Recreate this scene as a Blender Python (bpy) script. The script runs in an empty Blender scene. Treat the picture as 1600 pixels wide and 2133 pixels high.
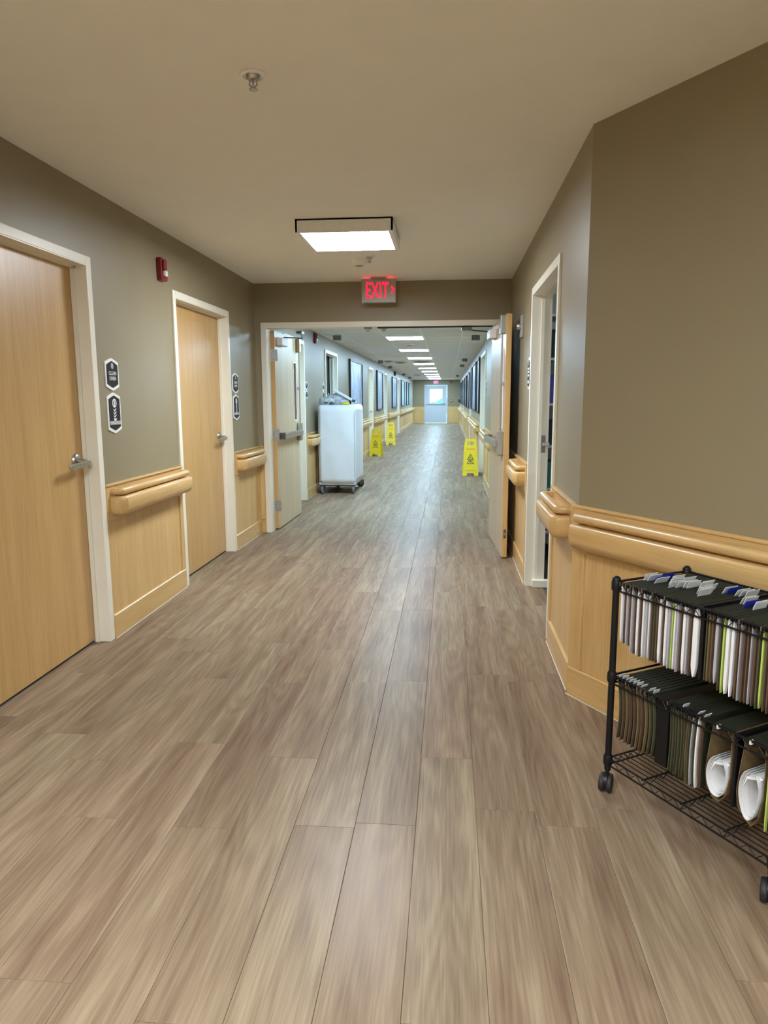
import bpy, bmesh, math, random
from mathutils import Vector, Matrix
random.seed(7)
PI = math.pi
SC = bpy.context.scene
COL = SC.collection

# ------------------------------------------------------------------ camera, world, exposure
XL, XR, H, H2, YH, YE = -1.967, 0.597, 2.536, 2.36, 7.29, 40.0
cam_d = bpy.data.cameras.new('camera')
cam = bpy.data.objects.new('camera', cam_d); COL.objects.link(cam)
Rv = Vector((0.99599, 0.08933, -0.00409)); Uv = Vector((-0.01007, 0.1575, 0.98747)); Fv = Vector((-0.08885, 0.98347, -0.15777))
m = Matrix((Rv, Uv, -Fv)).transposed().to_4x4(); m.translation = (0, 0, 1.40)
cam.matrix_world = m
cam_d.sensor_fit = 'HORIZONTAL'; cam_d.sensor_width = 36.0; cam_d.lens = 1489.0 / 1600 * 36.0
cam_d.clip_start = 0.02; cam_d.clip_end = 400
SC.camera = cam
SC.view_settings.view_transform = 'Standard'; SC.view_settings.look = 'None'
SC.view_settings.gamma = 1.0; SC.view_settings.use_curve_mapping = False
SC.view_settings.exposure = 0.0
SC.cycles.max_bounces = 10; SC.cycles.diffuse_bounces = 8; SC.cycles.glossy_bounces = 4
SC.cycles.sample_clamp_indirect = 6.0
w = bpy.data.worlds.new('sky'); SC.world = w; w.use_nodes = True
bg = w.node_tree.nodes['Background']; bg.inputs[0].default_value = (0.36, 0.76, 1.0, 1); bg.inputs[1].default_value = 16.0

NEAR_LIGHT = ((0.93, 1.0, 1.07), 68.0)
FAR_LIGHT = ((0.55, 0.83, 1.08), 80.0)

# ------------------------------------------------------------------ materials
def nt(name):
    mt = bpy.data.materials.new(name); mt.use_nodes = True
    t = mt.node_tree; b = t.nodes['Principled BSDF']
    return mt, t, b
def N(t, typ, **k):
    n = t.nodes.new(typ)
    for a, v in k.items(): setattr(n, a, v)
    return n
def pm(name, c, rough=.5, metal=0, noise=0.04, nscale=30, bump=0.0, spec=.5, emit=None, es=0, alpha=1, trans=0):
    mt, t, b = nt(name)
    b.inputs['Roughness'].default_value = rough; b.inputs['Metallic'].default_value = metal
    b.inputs['Specular IOR Level'].default_value = spec
    tc = N(t, 'ShaderNodeTexCoord'); nz = N(t, 'ShaderNodeTexNoise'); nz.inputs['Scale'].default_value = nscale
    t.links.new(tc.outputs['Object'], nz.inputs['Vector'])
    rp = N(t, 'ShaderNodeValToRGB')
    rp.color_ramp.elements[0].color = tuple(x * (1 - noise) for x in c) + (1,)
    rp.color_ramp.elements[1].color = tuple(min(1, x * (1 + noise)) for x in c) + (1,)
    rp.color_ramp.elements[0].position = .3; rp.color_ramp.elements[1].position = .7
    t.links.new(nz.outputs[0], rp.inputs[0]); t.links.new(rp.outputs[0], b.inputs['Base Color'])
    if bump:
        bp = N(t, 'ShaderNodeBump'); bp.inputs['Strength'].default_value = bump; bp.inputs['Distance'].default_value = .002
        n2 = N(t, 'ShaderNodeTexNoise'); n2.inputs['Scale'].default_value = nscale * 6
        t.links.new(tc.outputs['Object'], n2.inputs['Vector'])
        t.links.new(n2.outputs[0], bp.inputs['Height']); t.links.new(bp.outputs[0], b.inputs['Normal'])
    if emit:
        b.inputs['Emission Color'].default_value = emit + (1,); b.inputs['Emission Strength'].default_value = es
    if alpha < 1: b.inputs['Alpha'].default_value = alpha
    if trans: b.inputs['Transmission Weight'].default_value = trans
    return mt
def wood(name, axis, c1, c2, rough=.35, s=1.0, coat=.06):
    mt, t, b = nt(name)
    b.inputs['Roughness'].default_value = rough; b.inputs['Coat Weight'].default_value = coat; b.inputs['Coat Roughness'].default_value = .2
    tc = N(t, 'ShaderNodeTexCoord'); mp = N(t, 'ShaderNodeMapping')
    sc = [14 * s, 14 * s, 14 * s]; sc['xyz'.index(axis)] = .9 * s
    mp.inputs['Scale'].default_value = sc
    t.links.new(tc.outputs['Object'], mp.inputs[0])
    n1 = N(t, 'ShaderNodeTexNoise'); n1.inputs['Scale'].default_value = 1.0; n1.inputs['Detail'].default_value = 3; n1.inputs['Distortion'].default_value = .6
    t.links.new(mp.outputs[0], n1.inputs['Vector'])
    mp2 = N(t, 'ShaderNodeMapping'); sc2 = [170 * s] * 3; sc2['xyz'.index(axis)] = 5 * s; mp2.inputs['Scale'].default_value = sc2
    t.links.new(tc.outputs['Object'], mp2.inputs[0])
    n2 = N(t, 'ShaderNodeTexNoise'); n2.inputs['Scale'].default_value = 1.0; n2.inputs['Detail'].default_value = 4
    t.links.new(mp2.outputs[0], n2.inputs['Vector'])
    mx = N(t, 'ShaderNodeMath', operation='MULTIPLY_ADD'); mx.inputs[1].default_value = .55
    t.links.new(n2.outputs[0], mx.inputs[0])
    m3 = N(t, 'ShaderNodeMath', operation='MULTIPLY'); m3.inputs[1].default_value = .5
    t.links.new(n1.outputs[0], m3.inputs[0]); t.links.new(m3.outputs[0], mx.inputs[2])
    rp = N(t, 'ShaderNodeValToRGB')
    rp.color_ramp.elements[0].position = .36; rp.color_ramp.elements[1].position = .66
    rp.color_ramp.elements[0].color = c2 + (1,); rp.color_ramp.elements[1].color = c1 + (1,)
    t.links.new(mx.outputs[0], rp.inputs[0]); t.links.new(rp.outputs[0], b.inputs['Base Color'])
    return mt
OAK1, OAK2 = (0.68, 0.46, 0.20), (0.53, 0.335, 0.125)
M = {}
M['oak_x'] = wood('oak along x', 'x', OAK1, OAK2)
M['oak_y'] = wood('oak along y', 'y', OAK1, OAK2)
M['oak_z'] = wood('oak upright', 'z', OAK1, OAK2, rough=.42)
M['door_oak'] = wood('door veneer', 'z', (0.61, 0.39, 0.155), (0.49, 0.295, 0.105), rough=.36, s=.8)
M['leaf_oak'] = wood('pale door veneer', 'z', (0.60, 0.47, 0.30), (0.50, 0.38, 0.23), rough=.36, s=.8)
M['wall'] = pm('taupe wall paint', (0.270, 0.227, 0.142), .42, noise=.015, nscale=4, bump=.12)
M['ceil'] = pm('ceiling paint', (0.88, 0.87, 0.82), .8, noise=.012, nscale=5, bump=.1)
M['trim'] = pm('cream door frame enamel', (0.81, 0.78, 0.67), .35, noise=.015, nscale=6)
M['tile'] = pm('acoustic tile', (0.80, 0.80, 0.79), .9, noise=.08, nscale=160)
M['tbar'] = pm('white ceiling grid', (0.85, 0.86, 0.87), .4, noise=.01)
M['white'] = pm('white metal', (0.86, 0.86, 0.84), .45, noise=.02)
M['steel'] = pm('brushed steel', (0.50, 0.50, 0.50), .3, 1, noise=.05, nscale=90)
M['bronze'] = pm('worn bronze steel', (0.22, 0.20, 0.17), .45, .6, noise=.05)
M['dsteel'] = pm('dark steel', (0.14, 0.14, 0.14), .4, .8, noise=.05)
M['black'] = pm('black powder coat', (0.006, 0.006, 0.007), .42, noise=.1, spec=.3)
M['rubber'] = pm('black rubber', (0.014, 0.014, 0.015), .6, noise=.1)
M['grey_rubber'] = pm('grey caster tread', (0.16, 0.18, 0.20), .5, noise=.1)
M['signblack'] = pm('black sign face', (0.014, 0.013, 0.014), .6, noise=.05, spec=.2)
M['signwhite'] = pm('white sign print', (0.80, 0.80, 0.77), .5, noise=.01)
M['red'] = pm('red alarm plastic', (0.22, 0.008, 0.014), .3, noise=.05)
M['strobe'] = pm('strobe lens', (0.80, 0.82, 0.82), .1, noise=.02)
M['exitred'] = pm('lit exit letters', (0.35, 0.0, 0.01), .6, spec=.1, emit=(1.0, 0.008, 0.035), es=2.6)
M['exitglow'] = pm('lit exit sign slot', (0.35, 0.0, 0.01), .6, emit=(1.0, 0.01, 0.03), es=14)
M['exitfar'] = pm('lit far exit letters', (0.9, 0.1, 0.2), .4, emit=(1.0, 0.06, 0.25), es=4.0)
M['exitbox'] = pm('brushed exit sign housing', (0.36, 0.33, 0.29), .4, .3, noise=.05)
M['near_lamp'] = pm('lit diffuser', (0.9, 0.9, 0.9), .4, emit=NEAR_LIGHT[0], es=NEAR_LIGHT[1])
M['far_lamp'] = pm('lit troffer lens', (0.9, 0.9, 0.9), .4, emit=FAR_LIGHT[0], es=FAR_LIGHT[1])
M['room_lamp'] = pm('lit store room lens', (0.9, 0.9, 0.9), .4, emit=(.75, .9, 1), es=7)
M['yellow'] = pm('yellow plastic', (0.78, 0.60, 0.008), .35, noise=.04)
M['orange'] = pm('orange print', (0.78, 0.19, 0.01), .5, noise=.02)
M['printblack'] = pm('black print', (0.02, 0.018, 0.01), .5, noise=.02)
M['vinyl'] = pm('white vinyl cover', (0.70, 0.73, 0.76), .45, noise=.03, nscale=6, bump=.15)
M['bag'] = pm('clear plastic bag', (0.62, 0.68, 0.70), .15, noise=.35, nscale=14, bump=.6, alpha=.66)
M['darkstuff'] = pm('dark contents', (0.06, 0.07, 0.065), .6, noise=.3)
M['greenfolder'] = pm('dark green folder card', (0.021, 0.023, 0.013), .8, spec=.2, noise=.12, nscale=60)
M['paper'] = pm('white paper', (0.74, 0.74, 0.74), .7, noise=.03)
M['paper2'] = pm('grey paper', (0.40, 0.38, 0.40), .7, noise=.05)
M['brown'] = pm('brown card', (0.10, 0.058, 0.034), .7, noise=.08)
M['manila'] = pm('manila card', (0.17, 0.11, 0.045), .7, noise=.08)
M['olive'] = pm('olive card', (0.065, 0.06, 0.028), .7, noise=.08)
M['lime'] = pm('lime card', (0.42, 0.55, 0.11), .6, noise=.03)
M['tab'] = pm('white index tab', (0.72, 0.74, 0.74), .3, noise=.02)
M['bluetab'] = pm('blue index tab', (0.02, 0.03, 0.36), .4, noise=.02)
M['farblack'] = pm('black picture frame', (0.012, 0.012, 0.014), .4, noise=.05)
M['greydoor'] = pm('pale grey exit door', (0.50, 0.55, 0.60), .35, noise=.01)
M['store_dark'] = pm('dark store box', (0.02, 0.03, 0.035), .6, noise=.1)
M['store_blue'] = pm('blue store box', (0.05, 0.08, 0.45), .5, noise=.05)
M['store_teal'] = pm('teal store box', (0.03, 0.22, 0.20), .5, noise=.05)
M['store_white'] = pm('white store box', (0.6, 0.68, 0.8), .5, noise=.05)
M['subfloor'] = pm('dark subfloor', (0.08, 0.065, 0.055), .8)
M['vent'] = pm('grey vent', (0.30, 0.30, 0.29), .5, noise=.05)
M['snow'] = pm('bright paving', (0.8, 0.85, 0.88), .8)
M['car'] = pm('teal car paint', (0.02, 0.30, 0.38), .4)
M['shrub'] = pm('shrub leaves', (0.02, 0.16, 0.14), .8, noise=.4)
mt, t, b = nt('door glass'); b.inputs['Base Color'].default_value = (.6, .8, .8, 1); b.inputs['Roughness'].default_value = .02
b.inputs['Alpha'].default_value = .08; M['glass'] = mt
M['darkglass'] = pm('dark wired glass', (0.02, 0.022, 0.025), .08, noise=.02)

def picture_mat(name, seed, base):
    mt, t, b = nt(name); b.inputs['Roughness'].default_value = .38
    tc = N(t, 'ShaderNodeTexCoord'); mp = N(t, 'ShaderNodeMapping'); mp.inputs['Location'].default_value = (seed, seed * 2, 0); mp.inputs['Scale'].default_value = (1, 5, 1.6)
    t.links.new(tc.outputs['Object'], mp.inputs[0])
    n = N(t, 'ShaderNodeTexNoise'); n.inputs['Scale'].default_value = 2.2; n.inputs['Detail'].default_value = 5; n.inputs['Distortion'].default_value = 1.2
    t.links.new(mp.outputs[0], n.inputs['Vector'])
    rp = N(t, 'ShaderNodeValToRGB'); rp.color_ramp.elements[0].position = .38; rp.color_ramp.elements[1].position = .62
    rp.color_ramp.elements[0].color = tuple(x * .3 for x in base) + (1,); rp.color_ramp.elements[1].color = base + (1,)
    t.links.new(n.outputs[0], rp.inputs[0]); t.links.new(rp.outputs[0], b.inputs['Base Color'])
    return mt
M['pic1'] = picture_mat('street print', 1.3, (0.42, 0.47, 0.62)); M['pic2'] = picture_mat('blue print', 4.1, (0.40, 0.48, 0.70)); M['pic3'] = picture_mat('pale print', 7.7, (0.5, 0.56, 0.62))

def plank_mat():
    mt, t, b = nt('oak look vinyl plank')
    tc = N(t, 'ShaderNodeTexCoord'); at = N(t, 'ShaderNodeAttribute'); at.attribute_name = 'rnd'
    mul = N(t, 'ShaderNodeVectorMath', operation='SCALE'); mul.inputs['Scale'].default_value = 37.0
    t.links.new(at.outputs['Color'], mul.inputs[0])
    add = N(t, 'ShaderNodeVectorMath', operation='ADD'); t.links.new(tc.outputs['Object'], add.inputs[0]); t.links.new(mul.outputs[0], add.inputs[1])
    def mapped(s):
        mp = N(t, 'ShaderNodeMapping'); mp.inputs['Scale'].default_value = s; t.links.new(add.outputs[0], mp.inputs[0]); return mp
    # cathedral figure: contour lines of a stretched noise
    n1 = N(t, 'ShaderNodeTexNoise'); n1.inputs['Scale'].default_value = 1; n1.inputs['Detail'].default_value = 1.2; n1.inputs['Distortion'].default_value = .25
    t.links.new(mapped((6.5, .7, 1)).outputs[0], n1.inputs['Vector'])
    k = N(t, 'ShaderNodeMath', operation='MULTIPLY'); k.inputs[1].default_value = 80; t.links.new(n1.outputs[0], k.inputs[0])
    sn = N(t, 'ShaderNodeMath', operation='SINE'); t.links.new(k.outputs[0], sn.inputs[0])
    n2 = N(t, 'ShaderNodeTexNoise'); n2.inputs['Scale'].default_value = 1; n2.inputs['Detail'].default_value = 4
    t.links.new(mapped((150, 5, 1)).outputs[0], n2.inputs['Vector'])
    n3 = N(t, 'ShaderNodeTexNoise'); n3.inputs['Scale'].default_value = 1; n3.inputs['Detail'].default_value = 2
    t.links.new(mapped((15, 1.0, 1)).outputs[0], n3.inputs['Vector'])
    def ma(a, f, c=None):
        x = N(t, 'ShaderNodeMath', operation='MULTIPLY_ADD'); t.links.new(a, x.inputs[0]); x.inputs[1].default_value = f
        if c is not None:
            if isinstance(c, float): x.inputs[2].default_value = c
            else: t.links.new(c, x.inputs[2])
        return x.outputs[0]
    sep = N(t, 'ShaderNodeSeparateColor'); t.links.new(at.outputs['Color'], sep.inputs[0])
    v = ma(sn.outputs[0], .05, ma(n2.outputs[0], .62, ma(n3.outputs[0], .80, ma(sep.outputs[1], .11, -.26))))
    rp = N(t, 'ShaderNodeValToRGB'); e = rp.color_ramp.elements
    e[0].position = .22; e[0].color = (0.158, 0.103, 0.067, 1); e[1].position = .80; e[1].color = (0.345, 0.268, 0.180, 1)
    e.new(.50).color = (0.232, 0.169, 0.110, 1)
    t.links.new(v, rp.inputs[0])
    # rosy or greyer boards
    mixc = N(t, 'ShaderNodeMix', data_type='RGBA', blend_type='MULTIPLY'); mixc.inputs[0].default_value = 1
    r2 = N(t, 'ShaderNodeValToRGB'); r2.color_ramp.elements[0].color = (1.0, .96, .955, 1); r2.color_ramp.elements[1].color = (.975, 1, .98, 1)
    t.links.new(sep.outputs[2], r2.inputs[0])
    t.links.new(rp.outputs[0], mixc.inputs[6]); t.links.new(r2.outputs[0], mixc.inputs[7])
    t.links.new(mixc.outputs[2], b.inputs['Base Color'])
    b.inputs['Roughness'].default_value = .33; b.inputs['Specular IOR Level'].default_value = 0.0
    rr = ma(n2.outputs[0], .14, .27); t.links.new(rr, b.inputs['Roughness'])
    bp = N(t, 'ShaderNodeBump'); bp.inputs['Strength'].default_value = .22; bp.inputs['Distance'].default_value = .0012
    n4 = N(t, 'ShaderNodeTexNoise'); n4.inputs['Scale'].default_value = 1; n4.inputs['Detail'].default_value = 2
    t.links.new(mapped((26, 18, 1)).outputs[0], n4.inputs['Vector'])
    t.links.new(ma(n4.outputs[0], 1.0, v), bp.inputs['Height']); t.links.new(bp.outputs[0], b.inputs['Normal'])
    # worn satin finish: a glossy layer whose share rises gently towards grazing view
    gl = N(t, 'ShaderNodeBsdfGlossy'); gl.inputs['Color'].default_value = (1, 1, 1, 1); t.links.new(rr, gl.inputs['Roughness']); t.links.new(bp.outputs[0], gl.inputs['Normal'])
    lw = N(t, 'ShaderNodeLayerWeight'); lw.inputs['Blend'].default_value = .5
    pw = N(t, 'ShaderNodeMath', operation='POWER'); pw.inputs[1].default_value = 6.0; t.links.new(lw.outputs['Facing'], pw.inputs[0])
    ms = N(t, 'ShaderNodeMixShader'); t.links.new(ma(pw.outputs[0], .11, .028), ms.inputs[0]); t.links.new(b.outputs[0], ms.inputs[1]); t.links.new(gl.outputs[0], ms.inputs[2])
    t.links.new(ms.outputs[0], t.nodes['Material Output'].inputs['Surface'])
    return mt
M['plank'] = plank_mat()

# ------------------------------------------------------------------ mesh helpers
class MB:
    def __init__(s): s.v = []; s.f = []; s.sm = []
    def add(s, vs, fs, smooth=False):
        o = len(s.v); s.v += [tuple(x) for x in vs]
        for f in fs: s.f.append([i + o for i in f]); s.sm.append(smooth)
        return s
    def box(s, x0, x1, y0, y1, z0, z1):
        if x0 > x1: x0, x1 = x1, x0
        if y0 > y1: y0, y1 = y1, y0
        if z0 > z1: z0, z1 = z1, z0
        return s.add([(x0, y0, z0), (x1, y0, z0), (x1, y1, z0), (x0, y1, z0), (x0, y0, z1), (x1, y0, z1), (x1, y1, z1), (x0, y1, z1)],
                     [(0, 3, 2, 1), (4, 5, 6, 7), (0, 1, 5, 4), (1, 2, 6, 5), (2, 3, 7, 6), (3, 0, 4, 7)])
    def obox(s, c, ax, ay, az, hx, hy, hz):
        c = Vector(c); ax, ay, az = [Vector(a).normalized() for a in (ax, ay, az)]
        vs = [c + ax * hx * i + ay * hy * j + az * hz * k for k in (-1, 1) for (i, j) in ((-1, -1), (1, -1), (1, 1), (-1, 1))]
        return s.add(vs, [(0, 3, 2, 1), (4, 5, 6, 7), (0, 1, 5, 4), (1, 2, 6, 5), (2, 3, 7, 6), (3, 0, 4, 7)])
    def tube(s, pts, r, n=10, cap=True):
        pts = [Vector(p) for p in pts]; rs = r if isinstance(r, (list, tuple)) else [r] * len(pts)
        rings = []; up = None
        for i, p in enumerate(pts):
            d = (pts[min(i + 1, len(pts) - 1)] - pts[max(i - 1, 0)]).normalized()
            if up is None: up = Vector((0, 0, 1)) if abs(d.z) < .9 else Vector((1, 0, 0))
            a = d.cross(up).normalized(); b_ = a.cross(d).normalized(); up = b_
            rings.append([p + (a * math.cos(2 * PI * k / n) + b_ * math.sin(2 * PI * k / n)) * rs[i] for k in range(n)])
        vs = [v for r_ in rings for v in r_]; fs = []
        for i in range(len(rings) - 1):
            for k in range(n):
                k2 = (k + 1) % n; fs.append((i * n + k, i * n + k2, (i + 1) * n + k2, (i + 1) * n + k))
        s.add(vs, fs, True)
        if cap:
            s.add(rings[0], [tuple(range(n))]); s.add(rings[-1], [tuple(range(n - 1, -1, -1))])
        return s
    def lathe(s, c, prof, axis='z', n=20):
        c = Vector(c); vs = []; fs = []
        for (r, h) in prof:
            for k in range(n):
                a = 2 * PI * k / n; p = (r * math.cos(a), r * math.sin(a), h)
                if axis == 'x': p = (p[2], p[0], p[1])
                if axis == 'y': p = (p[1], p[2], p[0])
                vs.append(c + Vector(p))
        for i in range(len(prof) - 1):
            for k in range(n):
                k2 = (k + 1) % n; fs.append((i * n + k, i * n + k2, (i + 1) * n + k2, (i + 1) * n + k))
        fs.append(tuple(range(n - 1, -1, -1))); fs.append(tuple((len(prof) - 1) * n + k for k in range(n)))
        return s.add(vs, fs, True)
    def prism(s, poly, o, ax, ay, an, t):
        """polygon (u,v) in plane o + u*ax + v*ay, extruded by t along an"""
        o, ax, ay, an = Vector(o), Vector(ax), Vector(ay), Vector(an)
        n = len(poly); a = [o + ax * u + ay * v for u, v in poly]; b_ = [p + an * t for p in a]
        fs = [tuple(range(n - 1, -1, -1)), tuple(range(n, 2 * n))] + [(i, (i + 1) % n, n + (i + 1) % n, n + i) for i in range(n)]
        return s.add(a + b_, fs)
    def sweep(s, path, prof):
        """path: plan polyline [(x,y)]; prof: closed section [(out,z)] offset to the left of travel"""
        n = len(path); k = len(prof); P = [Vector(p) for p in path]; vs = []
        for i in range(n):
            def nrm(a, b_): d = (b_ - a).normalized(); return Vector((-d.y, d.x))
            if i == 0: mtr = nrm(P[0], P[1])
            elif i == n - 1: mtr = nrm(P[-2], P[-1])
            else:
                n1, n2 = nrm(P[i - 1], P[i]), nrm(P[i], P[i + 1]); mtr = (n1 + n2); mtr = mtr / max(.3, mtr.length_squared / 2)
            for (u, z) in prof:
                q = P[i] + mtr * u; vs.append((q.x, q.y, z))
        fs = [(i * k + j, i * k + (j + 1) % k, (i + 1) * k + (j + 1) % k, (i + 1) * k + j) for i in range(n - 1) for j in range(k)]
        fs += [tuple(range(k - 1, -1, -1)), tuple((n - 1) * k + j for j in range(k))]
        caps = fs[-2:]; s.add(vs, fs[:-2], True); s.f += [[i + len(s.v) - len(vs) for i in c_] for c_ in caps]; s.sm += [False, False]
        return s
    def mesh(s, name, mats=None, bevel=0, segs=2, smooth_angle=None):
        me = bpy.data.meshes.new(name); me.from_pydata(s.v, [], s.f)
        for p, q in zip(me.polygons, s.sm): p.use_smooth = q
        bm = bmesh.new(); bm.from_mesh(me); bmesh.ops.recalc_face_normals(bm, faces=bm.faces)
        if bevel:
            es = [e for e in bm.edges if len(e.link_faces) == 2 and e.calc_face_angle(0) > .6]
            bmesh.ops.bevel(bm, geom=es, offset=bevel, segments=segs, profile=.6, affect='EDGES', clamp_overlap=True)
        bm.to_mesh(me); bm.free()
        if any(s.sm): me.set_sharp_from_angle(angle=.75)
        if mats: me.materials.append(mats)
        return me
    def build(s, name, mat, parent=None, bevel=0, segs=2, **kw):
        o = bpy.data.objects.new(name, s.mesh(name, M[mat] if isinstance(mat, str) else mat, bevel, segs))
        COL.objects.link(o)
        if parent is not None: o.parent = parent
        for a, v in kw.items(): o[a] = v
        return o
def empty(name, loc=(0, 0, 0), rz=0, parent=None, **kw):
    o = bpy.data.objects.new(name, None); COL.objects.link(o); o.location = loc; o.rotation_euler = (0, 0, rz)
    if parent is not None: o.parent = parent
    for a, v in kw.items(): o[a] = v
    return o
def tag(o, label, cat, group=None):
    o['label'] = label; o['category'] = cat
    if group: o['group'] = group
    return o
def dup(o, parent=None):
    c = o.copy(); COL.objects.link(c); c.parent = parent
    for ch in list(o.children): dup(ch, c)
    return c
def text_mesh(txt, size, depth, mat, name, parent, mat_world, xscale=1.0, spacing=1.0, bold=0):
    cu = bpy.data.curves.new(name, 'FONT'); cu.body = txt; cu.size = size; cu.align_x = 'CENTER'; cu.align_y = 'CENTER'
    cu.extrude = depth; cu.resolution_u = 3; cu.space_line = .95; cu.space_character = spacing; cu.offset = bold
    tmp = bpy.data.objects.new('tmp', cu)
    me = bpy.data.meshes.new_from_object(tmp); bpy.data.objects.remove(tmp)
    me.transform(mat_world @ Matrix.Diagonal((xscale, 1, 1, 1))); me.materials.clear(); me.materials.append(M[mat])
    o = bpy.data.objects.new(name, me); COL.objects.link(o); o.parent = parent
    return o
def basis(o, ax, ay, an):
    mm = Matrix((Vector(ax), Vector(ay), Vector(an))).transposed().to_4x4(); mm.translation = Vector(o); return mm

# ------------------------------------------------------------------ floor
D = Vector((.535, -.845)); NW = Vector((-.845, -.535)); C0 = Vector((XR, 3.30))      # angled wall direction, its normal into the room, its corner
C1 = C0 + D * 3.2
fl = MB().box(-3.3, 5.2, -3.3, YE + .3, -.06, -.0045).build('floor', 'subfloor', kind='structure')
PW, PL = .201, 1.22
planks = []
def xrange_at(y):
    
    return XL, 2.6
c = -13; cols = []
while True:
    x0 = .106 + c * PW
    if x0 > 2.6: break
    off = {-2: .115, -1: .575, 0: .23}.get(c, random.random() * PL)
    y = -1.6 + off - PL
    while y < YE:
        xa, xb = max(x0, XL - .08), min(x0 + PW, 2.6)
        ya, yb = max(y, -1.6), min(y + PL, YE)
        if xa < xb - .004 and yb > ya:
            # keep inside the room outline
            if not (x0 > XR - .01 and ya > 3.2):
                if x0 + PW > XR and yb > 3.3:
                    if ya < 3.2 and x0 >= XR: yb = 3.32
                    elif ya >= 3.2 or x0 < XR:
                        pass
                planks.append((xa, xb, ya, yb))
        y += PL
    c += 1
def in_view(p):
    cx, cy = (p[0] + p[1]) / 2, (p[2] + p[3]) / 2
    return cy > .9 and cx > -1.967 and (cx < .62 or (cy < 3.3 and cx < 1.3))
vis = sorted([p for p in planks if in_view(p)], key=lambda p: p[2])
near = vis[:298]; rest = [p for p in planks if p not in set(near)]
def plank_geo(mb, p, g=.0005):
    x0, x1, y0, y1 = p[0] + g, p[1] - g, p[2] + g, p[3] - g; bv = .0014; z0, z1, zb = -.0045, 0.0, -.0005
    mb.add([(x0, y0, z0), (x1, y0, z0), (x1, y1, z0), (x0, y1, z0), (x0, y0, zb), (x1, y0, zb), (x1, y1, zb), (x0, y1, zb),
            (x0 + bv, y0 + bv, z1), (x1 - bv, y0 + bv, z1), (x1 - bv, y1 - bv, z1), (x0 + bv, y1 - bv, z1)],
           [(0, 3, 2, 1), (0, 1, 5, 4), (1, 2, 6, 5), (2, 3, 7, 6), (3, 0, 4, 7), (4, 5, 9, 8), (5, 6, 10, 9), (6, 7, 11, 10), (7, 4, 8, 11), (8, 9, 10, 11)])
def set_rnd(me, cols_, per):
    ca = me.color_attributes.new('rnd', 'FLOAT_COLOR', 'POINT')
    for i in range(len(me.vertices)): ca.data[i].color = cols_[i // per]
def rc(): return (random.random(), random.random(), random.random(), 1)
def raw(mb, name, mat):
    me = bpy.data.meshes.new(name); me.from_pydata(mb.v, [], mb.f); me.materials.append(M[mat]); return me
for p in near:
    mb = MB(); plank_geo(mb, p); me = raw(mb, 'plank', 'plank'); set_rnd(me, [rc()], 12)
    o = bpy.data.objects.new('plank', me); COL.objects.link(o); o.parent = fl
mb = MB()
for p in rest: plank_geo(mb, p)
me = raw(mb, 'plank_field', 'plank'); set_rnd(me, [rc() for _ in rest], 12)
o = bpy.data.objects.new('plank_field', me); COL.objects.link(o); o.parent = fl; o['kind'] = 'stuff'

# ------------------------------------------------------------------ walls
def X(side, u): return (XL + u) if side == 'left' else (XR - u)
openL = [(2.63, 3.85, 2.112), (5.128, 6.337, 2.112), (8.60, 9.70, 2.112), (11.48, 12.62, 2.112), (17.69, 18.62, 2.1), (21.97, 22.9, 2.1), (27.6, 28.6, 2.1)]
openR = [(4.11, 5.30, 2.112), (11.95, 13.60, 2.112), (19.45, 20.6, 2.1), (29.15, 30.2, 2.1)]
def side_wall(side, y0, y1, ops, name):
    mb = MB(); y = y0; zt = H + .1
    for a, b_, zt_ in ops:
        mb.box(X(side, 0), X(side, -.12), y, a, 0, zt); mb.box(X(side, 0), X(side, -.12), a, b_, zt_, zt); y = b_
    mb.box(X(side, 0), X(side, -.12), y, y1, 0, zt)
    return mb.build(name, 'wall', kind='structure')
wallL = side_wall('left', -3.2, YE + .1, openL, 'wall_left')
wallR = side_wall('right', 3.30, YE + .1, openR, 'wall_right')
mb = MB().prism([(0, 0), (3.2, 0), (3.2, .12), (.0, .12)], (C0.x, C0.y, 0), (D.x, D.y, 0), (-NW.x, -NW.y, 0), (0, 0, 1), H + .1)
wallA = mb.build('wall_angled', 'wall', kind='structure')
MB().box(C1.x - .02, C1.x + .1, -3.2, C1.y + .05, 0, H + .1).build('wall_right_near', 'wall', kind='structure')
MB().box(XL - .1, C1.x + .1, -3.3, -3.2, 0, H + .1).build('wall_back', 'wall', kind='structure')
# cross wall with the double door opening
OX0, OX1, OZ = -1.852, .482, 2.103
wallH = MB().box(XL, OX0 - .0, YH, YH + .15, 0, H + .1).box(OX1, XR, YH, YH + .15, 0, H + .1).box(OX0, OX1, YH, YH + .15, OZ, H + .1).build('wall_cross', 'wall', kind='structure')
EX0, EX1, EZ = -1.30, -.12, 2.05
wallE = MB().box(XL, EX0, YE, YE + .15, 0, H2 + .1).box(EX1, XR, YE, YE + .15, 0, H2 + .1).box(EX0, EX1, YE, YE + .15, EZ, H2 + .1).build('wall_end', 'wall', kind='structure')
MB().box(XL - .12, C1.x + .1, -3.3, YH + .01, H, H + .1).build('ceiling', 'ceil', kind='structure')
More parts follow.
